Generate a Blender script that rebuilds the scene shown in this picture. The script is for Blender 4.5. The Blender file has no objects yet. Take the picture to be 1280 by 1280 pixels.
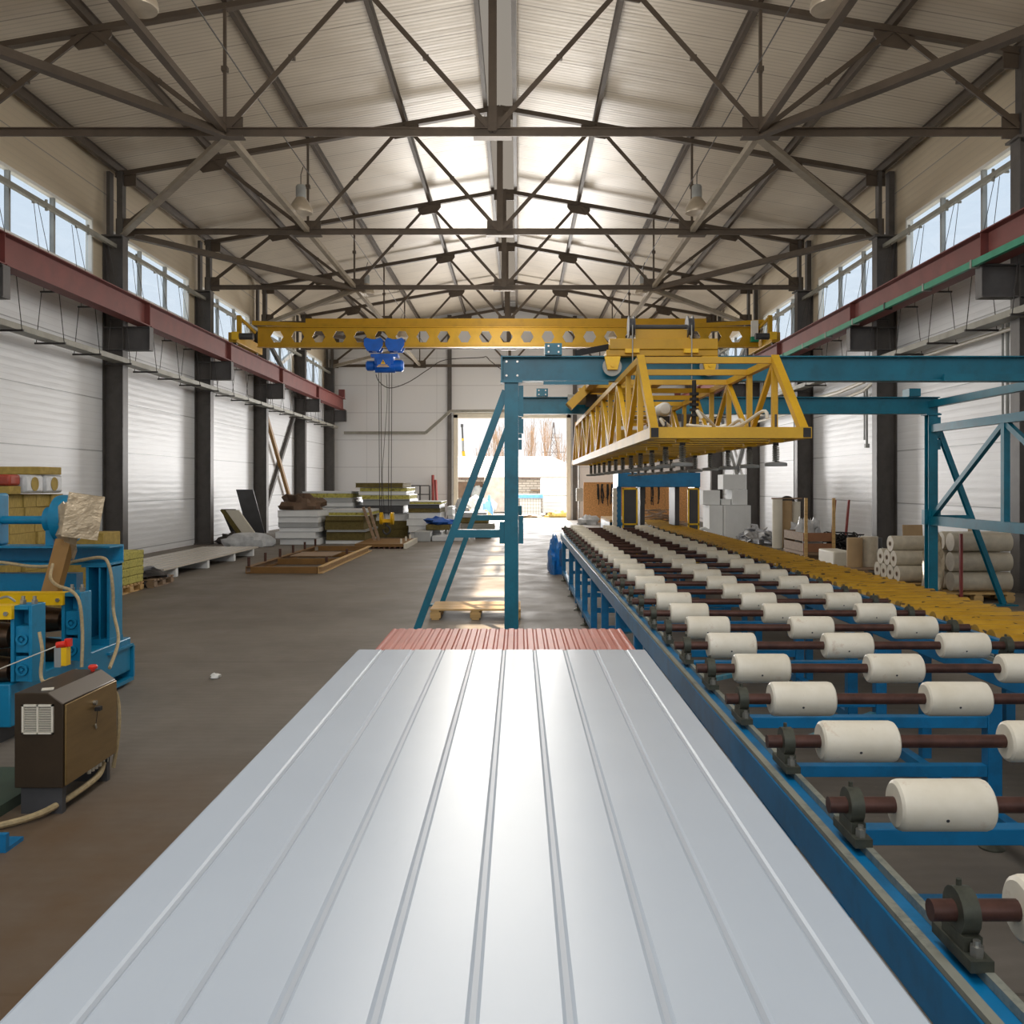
WORLD, SUN, FILL, DOOR, VT, LOOK, EXPO = 0.9, 30.0, 225.0, 1300.0, "Standard", "None", 0.25
import bpy, bmesh, math, random
from mathutils import Vector as V, Matrix
random.seed(7)
SC = bpy.context.scene
COL = SC.collection
ORG = {}
FPX, VX, VY, CH = 1138.0, 648.0, 605.0, 1.8      # focal length in px of the 1280 frame, vanishing point, eye height

def P(px, py, Y):
    return V(((px - VX) * Y / FPX, Y, CH + (VY - py) * Y / FPX))

ORD = ['first', 'second', 'third', 'fourth', 'fifth', 'sixth', 'seventh', 'eighth', 'ninth', 'tenth', 'eleventh', 'twelfth']

# ------------------------------------------------------------------ mesh builder
class MB:
    def __init__(s):
        s.v, s.f, s.m, s.cur = [], [], [], 0
    def add(s, vs, fs):
        b = len(s.v)
        s.v += [V(p) for p in vs]
        for f in fs:
            s.f.append([b + i for i in f]); s.m.append(s.cur)
        return s
    def box(s, x0, x1, y0, y1, z0, z1):
        return s.add([(x0,y0,z0),(x1,y0,z0),(x1,y1,z0),(x0,y1,z0),(x0,y0,z1),(x1,y0,z1),(x1,y1,z1),(x0,y1,z1)],
                     [(0,3,2,1),(4,5,6,7),(0,1,5,4),(1,2,6,5),(2,3,7,6),(3,0,4,7)])
    def obox(s, c, size, rot=(0,0,0)):
        R = Matrix.Rotation(rot[2],3,'Z') @ Matrix.Rotation(rot[1],3,'Y') @ Matrix.Rotation(rot[0],3,'X')
        hx, hy, hz = size[0]/2, size[1]/2, size[2]/2
        vs = [V(c) + R @ V(p) for p in [(-hx,-hy,-hz),(hx,-hy,-hz),(hx,hy,-hz),(-hx,hy,-hz),(-hx,-hy,hz),(hx,-hy,hz),(hx,hy,hz),(-hx,hy,hz)]]
        return s.add(vs, [(0,3,2,1),(4,5,6,7),(0,1,5,4),(1,2,6,5),(2,3,7,6),(3,0,4,7)])
    @staticmethod
    def frame(p, q, up=(0,0,1)):
        d = (V(q) - V(p)).normalized(); u = V(up)
        if abs(d.dot(u)) > .98: u = V((0,1,0)) if abs(d.y) < .9 else V((1,0,0))
        sd = d.cross(u).normalized(); return d, sd, sd.cross(d).normalized()
    def prof(s, p, q, poly, up=(0,0,1)):
        p, q = V(p), V(q); d, sd, u = s.frame(p, q, up); n = len(poly)
        vs = [p + sd*a + u*b for a, b in poly] + [q + sd*a + u*b for a, b in poly]
        return s.add(vs, [tuple(range(n)), tuple(range(2*n-1, n-1, -1))] + [(i, n+i, n+(i+1) % n, (i+1) % n) for i in range(n)])
    def bar(s, p, q, w, h=None, up=(0,0,1)):
        h = w if h is None else h
        return s.prof(p, q, [(-w/2,-h/2),(w/2,-h/2),(w/2,h/2),(-w/2,h/2)], up)
    def ibeam(s, p, q, w, h, tf=.015, tw=.01, up=(0,0,1)):
        a, b, t = w/2, h/2, tw/2
        return s.prof(p, q, [(-a,-b),(a,-b),(a,-b+tf),(t,-b+tf),(t,b-tf),(a,b-tf),(a,b),(-a,b),(-a,b-tf),(-t,b-tf),(-t,-b+tf),(-a,-b+tf)], up)
    def angle(s, p, q, w, up=(0,0,1)):
        t = w*.14; a = w/2
        return s.prof(p, q, [(-a,-a),(a,-a),(a,-a+t),(-a+t,-a+t),(-a+t,a),(-a,a)], up)
    def tee(s, p, q, w, up=(0,0,1)):      # pair of angles back to back
        t = w*.13; a = w/2
        return s.prof(p, q, [(-a,-a),(a,-a),(a,-a+t),(t*.9,-a+t),(t*.9,a),(-t*.9,a),(-t*.9,-a+t),(-a,-a+t)], up)
    def tube(s, p, q, r, n=12, r2=None):
        p, q = V(p), V(q); d, sd, u = s.frame(p, q); r2 = r if r2 is None else r2
        c = [(math.cos(2*math.pi*i/n), math.sin(2*math.pi*i/n)) for i in range(n)]
        vs = [p + (sd*a + u*b)*r for a, b in c] + [q + (sd*a + u*b)*r2 for a, b in c]
        return s.add(vs, [tuple(range(n)), tuple(range(2*n-1, n-1, -1))] + [(i, n+i, n+(i+1) % n, (i+1) % n) for i in range(n)])
    def lathe(s, p, axis, prof, n=20, closed=False):
        p = V(p); d, sd, u = s.frame(p, p + V(axis)); k = len(prof); vs = []
        for r, h in prof:
            vs += [p + d*h + (sd*math.cos(2*math.pi*i/n) + u*math.sin(2*math.pi*i/n))*r for i in range(n)]
        fs = [(j*n+i, j*n+(i+1) % n, ((j+1) % k)*n+(i+1) % n, ((j+1) % k)*n+i) for j in range(k if closed else k-1) for i in range(n)]
        if not closed:
            if prof[0][0] > 1e-4: fs.append(tuple(range(n)))
            if prof[-1][0] > 1e-4: fs.append(tuple(range(k*n-1, (k-1)*n-1, -1)))
        return s.add(vs, fs)
    def ring(s, p, axis, ro, ri, w, n=20):
        return s.lathe(p, axis, [(ri,-w/2),(ro,-w/2),(ro,w/2),(ri,w/2)], n, True)
    def path(s, pts, r, n=6, sub=1):
        pts = [V(p) for p in pts]
        if sub > 1:
            o = []
            for i in range(len(pts)-1):
                a, b, c, d = pts[max(i-1,0)], pts[i], pts[i+1], pts[min(i+2,len(pts)-1)]
                for k in range(sub):
                    t = k/sub
                    o.append(.5*((2*b)+(c-a)*t+(2*a-5*b+4*c-d)*t*t+(3*b-a-3*c+d)*t**3))
            pts = o + [pts[-1]]
        k = len(pts); vs = []; pu = None
        for i, p in enumerate(pts):
            d = (pts[min(i+1,k-1)] - pts[max(i-1,0)]).normalized()
            u = pu if pu is not None else (V((0,0,1)) if abs(d.z) < .9 else V((1,0,0)))
            u = (u - d*u.dot(d))
            u = u.normalized() if u.length > 1e-5 else V((1,0,0)); pu = u; sd = d.cross(u)
            vs += [p + (sd*math.cos(2*math.pi*j/n) + u*math.sin(2*math.pi*j/n))*r for j in range(n)]
        fs = [(i*n+j, i*n+(j+1) % n, (i+1)*n+(j+1) % n, (i+1)*n+j) for i in range(k-1) for j in range(n)]
        fs += [tuple(range(n-1,-1,-1)), tuple(range((k-1)*n, k*n))]
        return s.add(vs, fs)
    def blob(s, c, rad, amp=.2, nu=14, nv=9, seed=0, flat=True, sharp=1.0):
        rnd = random.Random(seed); ph = [(rnd.uniform(1,5), rnd.uniform(1,5), rnd.uniform(0,6.3)) for _ in range(5)]
        vs, fs = [], []
        for j in range(nv+1):
            th = math.pi*j/nv
            for i in range(nu):
                a = 2*math.pi*i/nu
                x, y, z = math.sin(th)*math.cos(a), math.sin(th)*math.sin(a), math.cos(th)
                k = 1 + amp*sum(math.sin(p*x*2+q*y*2+z*p+r) for p, q, r in ph)/3 + rnd.uniform(-amp, amp)*.5*sharp*(0 < j < nv)
                zz = z*k
                if flat and zz < -.35: zz = -.35
                vs.append((c[0]+x*k*rad[0], c[1]+y*k*rad[1], c[2]+(zz+.35 if flat else zz)*rad[2]))
        for j in range(nv):
            for i in range(nu):
                fs.append((j*nu+i, (j+1)*nu+i, (j+1)*nu+(i+1) % nu, j*nu+(i+1) % nu))
        return s.add(vs, fs)
    def hexplate(s, cx, cz, y0, y1, cell, z0, z1, r, n=6):
        """cell-wide plate in XZ with a hexagonal hole"""
        hx = [(cx + r*math.cos(math.pi*k/3), cz + r*math.sin(math.pi*k/3)) for k in range(6)]
        w = cell/2
        out = [(cx+w,cz),(cx+w*.5,z1),(cx-w*.5,z1),(cx-w,cz),(cx-w*.5,z0),(cx+w*.5,z0)]
        for y in (y0, y1):
            s.add([(a,y,b) for a,b in hx]+[(a,y,b) for a,b in out]+[(cx+w,y,z1),(cx-w,y,z1),(cx-w,y,z0),(cx+w,y,z0)],
                  [(k,6+k,6+(k+1)%6,(k+1)%6) for k in range(6)]+[(6,12,7),(8,13,9),(9,14,10),(11,15,6)])
        s.add([(a,y0,b) for a,b in hx]+[(a,y1,b) for a,b in hx], [(k,(k+1)%6,6+(k+1)%6,6+k) for k in range(6)])
        return s
    def build(s, name, mats, parent=None, loc=None, bevel=0, flat=False):
        o0 = ORG[parent.name] if parent is not None else V(loc if loc is not None else (0,0,0))
        me = bpy.data.meshes.new(name)
        bm = bmesh.new()
        bv = [bm.verts.new(p - o0) for p in s.v]
        for f, m in zip(s.f, s.m):
            try:
                fc = bm.faces.new([bv[i] for i in f]); fc.material_index = m; fc.smooth = not flat
            except ValueError: pass
        bmesh.ops.remove_doubles(bm, verts=bm.verts, dist=1e-5)
        bmesh.ops.recalc_face_normals(bm, faces=bm.faces)
        for e in bm.edges:
            if len(e.link_faces) != 2 or e.calc_face_angle(3.2) > .6: e.smooth = False
        bm.to_mesh(me); bm.free()
        for m in (mats if isinstance(mats, (list, tuple)) else [mats]): me.materials.append(m)
        o = bpy.data.objects.new(name, me); COL.objects.link(o)
        if parent is not None: o.parent = parent
        else: o.location = o0
        ORG[o.name] = o0
        if bevel:
            b = o.modifiers.new('edge', 'BEVEL'); b.width = bevel; b.segments = 2; b.limit_method = 'ANGLE'; b.angle_limit = .7
        return o

def tag(o, label, cat, group=None, kind=None):
    o['label'] = label; o['category'] = cat
    if group: o['group'] = group
    if kind: o['kind'] = kind
    return o
def thing(name, label, cat, loc=(0,0,0), group=None):
    o = bpy.data.objects.new(name, None); COL.objects.link(o); o.location = loc
    o.empty_display_size = .1
    ORG[o.name] = V(loc); return tag(o, label, cat, group)
def structure(o):
    o['kind'] = 'structure'; return o
def copy_tree(o, parent=None):
    c = o.copy(); COL.objects.link(c); c.parent = parent
    for ch in list(o.children): copy_tree(ch, c)
    return c
def dup(o, dloc, label=None):
    c = copy_tree(o); c.location = o.location + V(dloc)
    if label: c['label'] = label
    return c
def subcopy(o, off, parent):            # shift-copy of a part (and its sub-parts) inside its thing
    c = o.copy(); COL.objects.link(c); c.parent = parent; c.location = V(o.location) + V(off)
    for ch in list(o.children): subcopy(ch, (0,0,0), c)
    return c

# ------------------------------------------------------------------ materials
def srgb(r, g, b):
    f = lambda c: (c/12.92 if c <= .04045 else ((c+.055)/1.055)**2.4)
    return tuple(f(c/255) for c in (r, g, b))
class NT:
    def __init__(s, name):
        s.m = bpy.data.materials.new(name); s.m.use_nodes = True
        s.t = s.m.node_tree; s.b = s.t.nodes['Principled BSDF']
        s.co = s.t.nodes.new('ShaderNodeTexCoord').outputs['Object']
    def world(s):
        s.co = s.t.nodes.new('ShaderNodeNewGeometry').outputs['Position']; return s
    def n(s, ty, **kw):
        o = s.t.nodes.new(ty)
        for k, v in kw.items():
            if k in o.inputs: o.inputs[k].default_value = v
            else: setattr(o, k, v)
        return o
    def l(s, a, b): s.t.links.new(a, b)
    def noise(s, scale, detail=4, rough=.6, vec=None, stretch=None):
        o = s.n('ShaderNodeTexNoise', Scale=scale, Detail=detail, Roughness=rough)
        src = vec or s.co
        if stretch:
            mp = s.n('ShaderNodeMapping', Scale=stretch); s.l(src, mp.inputs['Vector']); src = mp.outputs['Vector']
        s.l(src, o.inputs['Vector']); return o.outputs['Fac']
    def ramp(s, fac, stops):
        o = s.n('ShaderNodeValToRGB'); e = o.color_ramp.elements
        while len(e) < len(stops): e.new(.5)
        for i, (p, c) in enumerate(stops):
            e[i].position = p; e[i].color = (*c, 1) if len(c) == 3 else c
        s.l(fac, o.inputs['Fac']); return o.outputs['Color']
    def mix(s, fac, a, b, mode='MIX'):
        o = s.n('ShaderNodeMix', data_type='RGBA', blend_type=mode)
        for sock, v in ((o.inputs[0], fac), (o.inputs[6], a), (o.inputs[7], b)):
            if hasattr(v, 'links'): s.l(v, sock)
            else: sock.default_value = (*v, 1) if isinstance(v, tuple) else v
        return o.outputs[2]
    def math(s, op, a, b=None):
        o = s.n('ShaderNodeMath', operation=op)
        for sock, v in ((o.inputs[0], a), (o.inputs[1], b)):
            if v is None: continue
            if hasattr(v, 'links'): s.l(v, sock)
            else: sock.default_value = v
        return o.outputs[0]
    def axis(s, ax):
        o = s.n('ShaderNodeSeparateXYZ'); s.l(s.co, o.inputs[0]); return o.outputs[ax]
    def lines(s, ax, period, width, off=0.0):
        f = s.math('FRACT', s.math('MULTIPLY', s.math('ADD', s.axis(ax), off), 1/period))
        return s.math('LESS_THAN', f, width/period)
    def tri(s, ax, period):
        return s.math('PINGPONG', s.axis(ax), period/2)
    def bump(s, h, strength=.3, dist=.01):
        o = s.n('ShaderNodeBump', Strength=strength, Distance=dist); s.l(h, o.inputs['Height']); s.l(o.outputs['Normal'], s.b.inputs['Normal'])
    def set(s, col=None, rough=None, metal=None):
        if col is not None:
            if hasattr(col, 'links'): s.l(col, s.b.inputs['Base Color'])
            else: s.b.inputs['Base Color'].default_value = (*col, 1)
        if rough is not None:
            if hasattr(rough, 'links'): s.l(rough, s.b.inputs['Roughness'])
            else: s.b.inputs['Roughness'].default_value = rough
        if metal is not None: s.b.inputs['Metallic'].default_value = metal
        return s.m

def mk(name, col, rough=.5, metal=0, var=.18, scale=3, bump=0, bscale=60, stretch=None, dirt=None, dirtamt=.5, dscale=6):
    t = NT(name)
    a = tuple(c*(1-var) for c in col); b = tuple(min(1, c*(1+var)) for c in col)
    c = t.ramp(t.noise(scale, stretch=stretch), [(.3, a), (.7, b)])
    if dirt is not None:
        c = t.mix(t.math('MULTIPLY', t.ramp(t.noise(dscale, 6, .7, stretch=stretch), [(.5,(0,0,0)),(.68,(1,1,1))]), dirtamt), c, dirt)
    if bump: t.bump(t.noise(bscale), bump, .01)
    return t.set(c, rough, metal)

M = {}
M['roof_steel'] = mk('roof_steel', srgb(84,73,62), .5, .1)
M['roof_steel_lit'] = mk('roof_steel_lit', srgb(140,130,114), .5)  # paler copy of the roof steel, light from below put into the colour
M['purlin'] = mk('purlin', srgb(78,68,58), .5)
M['column'] = mk('column_paint', srgb(84,80,77), .5, .1, dirt=srgb(60,56,53), dscale=2)
M['bracket'] = mk('bracket_paint', srgb(88,86,86), .5, .1)
M['red'] = mk('oxide_red', srgb(122,62,57), .55, dirt=srgb(90,45,40), dirtamt=.4, dscale=1.5)
M['green'] = mk('conductor_green', srgb(10,140,108), .4)
M['yellow'] = mk('crane_yellow', srgb(190,146,2), .42, dirt=srgb(150,105,20), dirtamt=.35, dscale=3)
M['yellow_lift'] = mk('lifter_yellow', srgb(208,162,34), .4, dirt=srgb(160,115,30), dirtamt=.3)
M['yellow_bright'] = mk('signal_yellow', srgb(240,190,10), .38)
M['teal'] = mk('gantry_teal', srgb(0,107,131), .36, dirt=srgb(8,76,92), dirtamt=.4, dscale=4)
M['blue'] = mk('conveyor_blue', srgb(6,112,164), .35, dirt=srgb(20,62,84), dirtamt=.4, dscale=5)
M['blue_worn'] = mk('worn_blue', srgb(70,138,160), .4, dirt=srgb(160,165,155), dirtamt=.8, dscale=9)
M['mblue'] = mk('machine_blue', srgb(16,128,170), .4, dirt=srgb(24,80,100), dirtamt=.45, dscale=6)
M['hoist'] = mk('hoist_blue', srgb(10,92,190), .35)
M['rust'] = mk('rusty_shaft', srgb(82,54,46), .42, .35, var=.3, scale=20)
M['roll_steel'] = mk('roll_steel', srgb(86,68,54), .3, .8, var=.3, scale=10)
M['cast'] = mk('cast_iron', srgb(74,76,66), .5, .4, var=.25, scale=30)
M['chrome'] = mk('bolt_steel', srgb(170,168,160), .3, .8)
M['steel'] = mk('galvanised', srgb(150,150,144), .45, .35)
M['tray'] = mk('tray_zinc', srgb(138,136,126), .5, .2)
M['wire'] = mk('dark_wire', srgb(52,48,46), .5)
M['black'] = mk('black_rubber', srgb(34,33,34), .6)
M['white'] = mk('white_paint', srgb(226,226,222), .5, var=.05)
M['cream'] = mk('cream_pipe', srgb(222,216,200), .45, var=.06)
M['worn_strip'] = mk('worn_strip', srgb(150,152,140), .4, .3, dirt=srgb(60,80,84), dirtamt=.6, dscale=12)
M['wood'] = mk('pallet_wood', srgb(196,160,104), .65, var=.22, scale=2, stretch=(1,12,12))
M['wood_grey'] = mk('old_wood', srgb(140,116,92), .7, var=.25, scale=2, stretch=(2,10,10))
M['rustframe'] = mk('ochre_frame', srgb(126,90,40), .55, var=.25, dirt=srgb(90,60,34))
M['wool'] = mk('mineral_wool', srgb(166,142,74), .9, var=.2, scale=14, bump=.5, bscale=90)
M['wool_lime'] = mk('wool_lime', srgb(186,178,92), .9, var=.18, scale=10, bump=.5, bscale=60, dirt=srgb(60,56,20), dirtamt=.9, dscale=11)
M['wool_dark'] = mk('wool_dark', srgb(104,92,50), .9, var=.25, scale=14, bump=.4)
M['panel_white'] = mk('panel_sheet', srgb(206,208,210), .4, var=.05)
M['panel_grey'] = mk('panel_grey', srgb(170,172,172), .4, var=.06)
M['foam'] = mk('foam', srgb(226,228,228), .8, var=.04)
M['film'] = mk('film_wrap', srgb(196,186,166), .28, var=.14, scale=9, bump=.3, bscale=12)
M['foil'] = mk('crinkled_foil', srgb(188,170,142), .28, .55, var=.2, scale=6, bump=.9, bscale=14)
M['bagwhite'] = mk('bag_plastic', srgb(190,192,194), .35, var=.25, scale=5, bump=.5, bscale=10)
M['tarp_brown'] = mk('tarp_brown', srgb(96,74,56), .7, var=.3, bump=.4, bscale=8)
M['bluebag'] = mk('blue_plastic', srgb(30,120,200), .35, var=.3, scale=8, bump=.6, bscale=16)
M['cardboard'] = mk('cardboard', srgb(178,150,112), .75, var=.1)
M['osb'] = mk('osb', srgb(206,150,92), .7, var=.28, scale=16, dirt=srgb(160,105,55), dirtamt=.6, dscale=20)
M['hose'] = mk('tan_hose', srgb(176,156,118), .5, var=.2, scale=40)
M['brown'] = mk('brown_paint', srgb(150,112,58), .5, var=.15)
M['cabinet'] = mk('cabinet_metal', srgb(142,116,74), .36, .55, var=.15, scale=2, stretch=(1,1,8))
M['cabinet_dark'] = mk('cabinet_dark', srgb(62,50,36), .4, .3)
M['redplastic'] = mk('red_plastic', srgb(222,52,36), .35)
M['redpipe'] = mk('red_pipe', srgb(140,60,56), .5)
M['grey'] = mk('grey_paint', srgb(150,152,150), .5)
M['darkgrey'] = mk('dark_grey', srgb(66,66,68), .5)

# white rollers with stains
t = NT('roller_plastic').world()
c = t.ramp(t.noise(7), [(.3, srgb(216,207,186)), (.7, srgb(234,227,210))])
c = t.mix(t.math('MULTIPLY', t.ramp(t.noise(14, 5, .7), [(.60,(0,0,0)),(.75,(1,1,1))]), .5), c, srgb(170,128,84))
t.b.inputs['Subsurface Weight'].default_value = .0
M['roller'] = t.set(c, .42)
# yellow tubes with black smudged marks
t = NT('tube_yellow').world()
c = t.ramp(t.noise(4), [(.3, srgb(158,116,18)), (.7, srgb(190,146,38))])
c = t.mix(t.ramp(t.noise(15, 2, .5, stretch=(.8,2,1)), [(.645,(0,0,0)),(.665,(1,1,1))]), c, srgb(58,42,22))
M['tube_yellow'] = t.set(c, .4)
# concrete floor
t = NT('concrete')
c = t.ramp(t.noise(.35, 8, .65), [(.28, srgb(92,85,76)), (.5, srgb(116,109,100)), (.72, srgb(134,127,118))])
c = t.mix(t.math('MULTIPLY', t.noise(3.0, 8, .75), .35), c, srgb(86,76,64))
c = t.mix(t.ramp(t.noise(26, 3, .7), [(.68,(0,0,0)),(.74,(.6,.6,.6))]), c, srgb(150,143,130))
fy = t.math('MULTIPLY', t.lines(1, 6.0, .02, 2.8), .5)
c = t.mix(fy, c, srgb(60,54,48))
wv = t.n('ShaderNodeTexWave', Scale=3.2, Distortion=6.0, Detail=3.0); wv.bands_direction = 'Y'
t.l(t.co, wv.inputs['Vector'])
c = t.mix(t.math('MULTIPLY', wv.outputs['Fac'], .14), c, srgb(78,70,60))
# warm brown oil-stained zone close to the cabinet
gx = t.n('ShaderNodeTexGradient', gradient_type='SPHERICAL')
mp = t.n('ShaderNodeMapping'); mp.inputs['Location'].default_value = (2.2/3.4, -3.0/3.2, 0); mp.inputs['Scale'].default_value = (1/3.4, 1/3.2, 1)
t.l(t.co, mp.inputs['Vector']); t.l(mp.outputs['Vector'], gx.inputs['Vector'])
st = t.math('MULTIPLY', t.ramp(gx.outputs['Fac'], [(.0,(0,0,0)),(.45,(1,1,1))]), t.ramp(t.noise(1.1, 6, .6), [(.3,(.35,.35,.35)),(.6,(1,1,1))]))
c = t.mix(t.math('MULTIPLY', st, .85), c, srgb(92,68,40))
t.bump(t.noise(30, 6), .15, .004)
r = t.ramp(t.noise(1.3, 6), [(.3,(.5,.5,.5)),(.7,(.75,.75,.75))])
M['floor'] = t.set(c, r)
# side wall: horizontal ribs
t = NT('wall_panel')
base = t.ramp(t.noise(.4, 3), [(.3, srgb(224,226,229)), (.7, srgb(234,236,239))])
base = t.mix(t.math('GREATER_THAN', t.axis(2), 6.52), base, srgb(206,192,168))  # warm light on the upper wall painted in as beige
seam = t.lines(2, 1.2, .022, -.15)
c = t.mix(t.math('MULTIPLY', seam, .7), base, srgb(110,112,116))
rib = t.lines(2, .15, .012, 0.02)
c = t.mix(t.math('MULTIPLY', rib, .16), c, srgb(140,140,142))
h = t.math('ADD', t.math('MULTIPLY', t.tri(2, .15), 4.0), t.math('MULTIPLY', t.noise(2.2, 2, .4, stretch=(.4,.4,3)), 1.2))
t.bump(h, .35, .02)
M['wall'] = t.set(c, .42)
t = NT('back_wall_panel')
c = t.mix(t.math('MULTIPLY', t.lines(2, 1.364, .03, .1), .45), srgb(226,227,229), srgb(140,142,146))
c = t.mix(t.math('MULTIPLY', t.lines(0, 3.5, .025, .6), .3), c, srgb(140,142,146))
M['wall_back'] = t.set(c, .45)
# ceiling: profiled sheet down the slope
t = NT('ceiling_sheet')
c = t.ramp(t.noise(.5, 3), [(.3, srgb(184,173,157)), (.7, srgb(201,190,173))])
c = t.mix(t.math('MULTIPLY', t.lines(1, 1.0, .03), .55), c, srgb(104,98,90))
c = t.mix(t.math('MULTIPLY', t.lines(1, .125, .03), .22), c, srgb(110,104,96))
h = t.math('ADD', t.math('MULTIPLY', t.tri(1, .125), 3.0), t.math('MULTIPLY', t.noise(1.6, 2, .4, stretch=(.5,3,.5)), 1.0))
t.bump(h, .5, .02)
M['ceiling'] = t.set(c, .38, .08)
# tinted pane for the ridge slot added to let sun in
t = NT('sun_slot_glazing')
tr = t.n('ShaderNodeBsdfTransparent', Color=(.23,.19,.15,1)); tl = t.n('ShaderNodeBsdfTranslucent', Color=(.4,.35,.3,1))
mx = t.n('ShaderNodeMixShader', Fac=.03); t.l(tr.outputs[0], mx.inputs[1]); t.l(tl.outputs[0], mx.inputs[2])
t.l(mx.outputs[0], t.t.nodes['Material Output'].inputs['Surface']); M['sun_slot_glazing'] = t.m
t = NT('window_glass')
tr = t.n('ShaderNodeBsdfTransparent', Color=(.88,.93,.97,1)); gl = t.n('ShaderNodeBsdfGlossy', Roughness=.05)
mx = t.n('ShaderNodeMixShader', Fac=.06); t.l(tr.outputs[0], mx.inputs[1]); t.l(gl.outputs[0], mx.inputs[2])
t.l(mx.outputs[0], t.t.nodes['Material Output'].inputs['Surface']); M['glass'] = t.m
# big white sheet in front of the camera
t = NT('sheet_white')
c = t.ramp(t.noise(1.6, 3), [(.3, srgb(182,191,201)), (.7, srgb(188,197,206))])
sm = t.math('MULTIPLY', t.ramp(t.noise(3, 9, .8, stretch=(9,1,1)), [(.6,(0,0,0)),(.95,(1,1,1))]), .25)
c = t.mix(sm, c, srgb(150,156,164))
M['sheet'] = t.set(c, .26)
M['sheet_groove'] = mk('sheet_groove', srgb(172,179,187), .4, var=.05)
M['sheet_red'] = mk('sheet_red', srgb(170,84,66), .42, var=.12, scale=4)
# brick
t = NT('pale_brick')
bt = t.n('ShaderNodeTexBrick', Scale=1.0); bt.inputs['Color1'].default_value = (*srgb(196,188,178),1); bt.inputs['Color2'].default_value = (*srgb(168,158,148),1)
bt.inputs['Mortar'].default_value = (*srgb(120,112,104),1); bt.inputs['Mortar Size'].default_value = .02; bt.inputs['Brick Width'].default_value = .5; bt.inputs['Row Height'].default_value = .16
mp = t.n('ShaderNodeMapping'); mp.inputs['Rotation'].default_value = (math.pi/2,0,0); t.l(t.co, mp.inputs['Vector']); t.l(mp.outputs['Vector'], bt.inputs['Vector'])
M['brick'] = t.set(bt.outputs['Color'], .85)
M['roof_pink'] = mk('roof_pink', srgb(100,77,71), .8, var=.08)
M['yard'] = mk('yard_ground', srgb(98,91,83), .9, var=.12, scale=.8)
M['bark'] = mk('bark', srgb(188,164,140), .9)
M['pylon'] = mk('pylon_steel', srgb(140,132,130), .7)
# ================================================================== building shell
CX = -0.43; WL, WR = CX-9.2, CX+9.2; YB = 45.6; YF = -12.0
EAVE, SL = 9.0, .175
def topz(rel): return EAVE + (8.9-abs(rel))*SL       # top chord axis height
FY = [15.2+6*i for i in range(6)]                    # frames in view
SIDES = ((-1, 'machine-side'), (1, 'conveyor-side'))

m = MB(); m.box(WL-.3, WR+.3, YF, YB+.25, -.3, 0); structure(m.build('floor', M['floor']))
m = MB(); m.box(-70, 70, YB+.25, 150, -.35, -.03); structure(m.build('ground_yard', M['yard']))
m = MB(); m.box(-70, 70, -60, YF, -.35, -.05); m.box(-70, WL-.3, YF, YB+.25, -.35, -.05); m.box(WR+.3, 70, YF, YB+.25, -.35, -.05)
structure(m.build('ground_apron', M['yard']))

bays = [(-8.8+6*i, -2.8+6*i) for i in range(9)]
for sg, nm in ((-1,'wall_left'), (1,'wall_right')):
    xi = CX+sg*9.2; x0, x1 = (xi-.14, xi) if sg < 0 else (xi, xi+.14)
    m = MB(); m.box(x0, x1, YF, YB, 0, 6.5); m.box(x0, x1, YF, YB, 7.8, 9.35)
    prev = YF
    for a, b in bays:
        m.box(x0, x1, prev, a+.35, 6.5, 7.8); prev = b-.65
    m.box(x0, x1, prev, YB, 6.5, 7.8)
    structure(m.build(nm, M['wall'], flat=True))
wn = 0
for sg, side in SIDES:
    for i in range(5):
        a, b = FY[i]+.35, FY[i]+5.35
        xi = CX+sg*9.2; x0, x1 = (xi-.10, xi+.03) if sg < 0 else (xi-.03, xi+.10)
        wn += 1
        w = thing('window_%d' % wn, 'high strip window with three panes, %s from the panel end on the %s wall' % (ORD[i], side), 'window', (xi, (a+b)/2, 6.5))
        w['kind'] = 'structure'
        f = MB()
        f.box(x0, x1, a, b, 6.5, 6.57); f.box(x0, x1, a, b, 7.73, 7.8); f.box(x0, x1, a, a+.07, 6.57, 7.73); f.box(x0, x1, b-.07, b, 6.57, 7.73)
        for k in (1, 2):
            y = a+(b-a)*k/3; g = MB(); g.box(x0+.02, x1-.02, y-.035, y+.035, 6.571, 7.729); g.build('mullion', M['grey'], w)
        f.build('window_frame', M['white'], w)
        g = MB(); xm = xi+sg*.05; g.box(xm-.004, xm+.004, a+.05, b-.05, 6.55, 7.75); g.build('pane', M['glass'], w)

DX0, DX1, DZ = -3.22, 2.60, 5.25
m = MB(); m.box(WL-.14, DX0, YB, YB+.16, 0, 11.2); m.box(DX1, WR+.14, YB, YB+.16, 0, 11.2); m.box(DX0, DX1, YB, YB+.16, DZ, 11.2)
structure(m.build('wall_back', M['wall_back'], flat=True))
m = MB(); m.box(DX0-.02, DX0+.18, YB-.08, YB+.3, 0, DZ+.02); m.box(DX1-.18, DX1+.02, YB-.08, YB+.3, 0, DZ+.02); m.box(DX0-.02, DX1+.02, YB-.08, YB+.3, DZ-.14, DZ+.1)
structure(m.build('trim_1', M['cream']))
for x, lab in ((DX0-.22, 'beside the stacks'), (DX1+.22, 'beside the chipboard')):
    m = MB(); m.ibeam((x, YB-.10, 0), (x, YB-.10, topz(x-CX)+.2), .2, .18, up=(0,1,0)); structure(m.build('pillar_back', M['column']))

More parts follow.
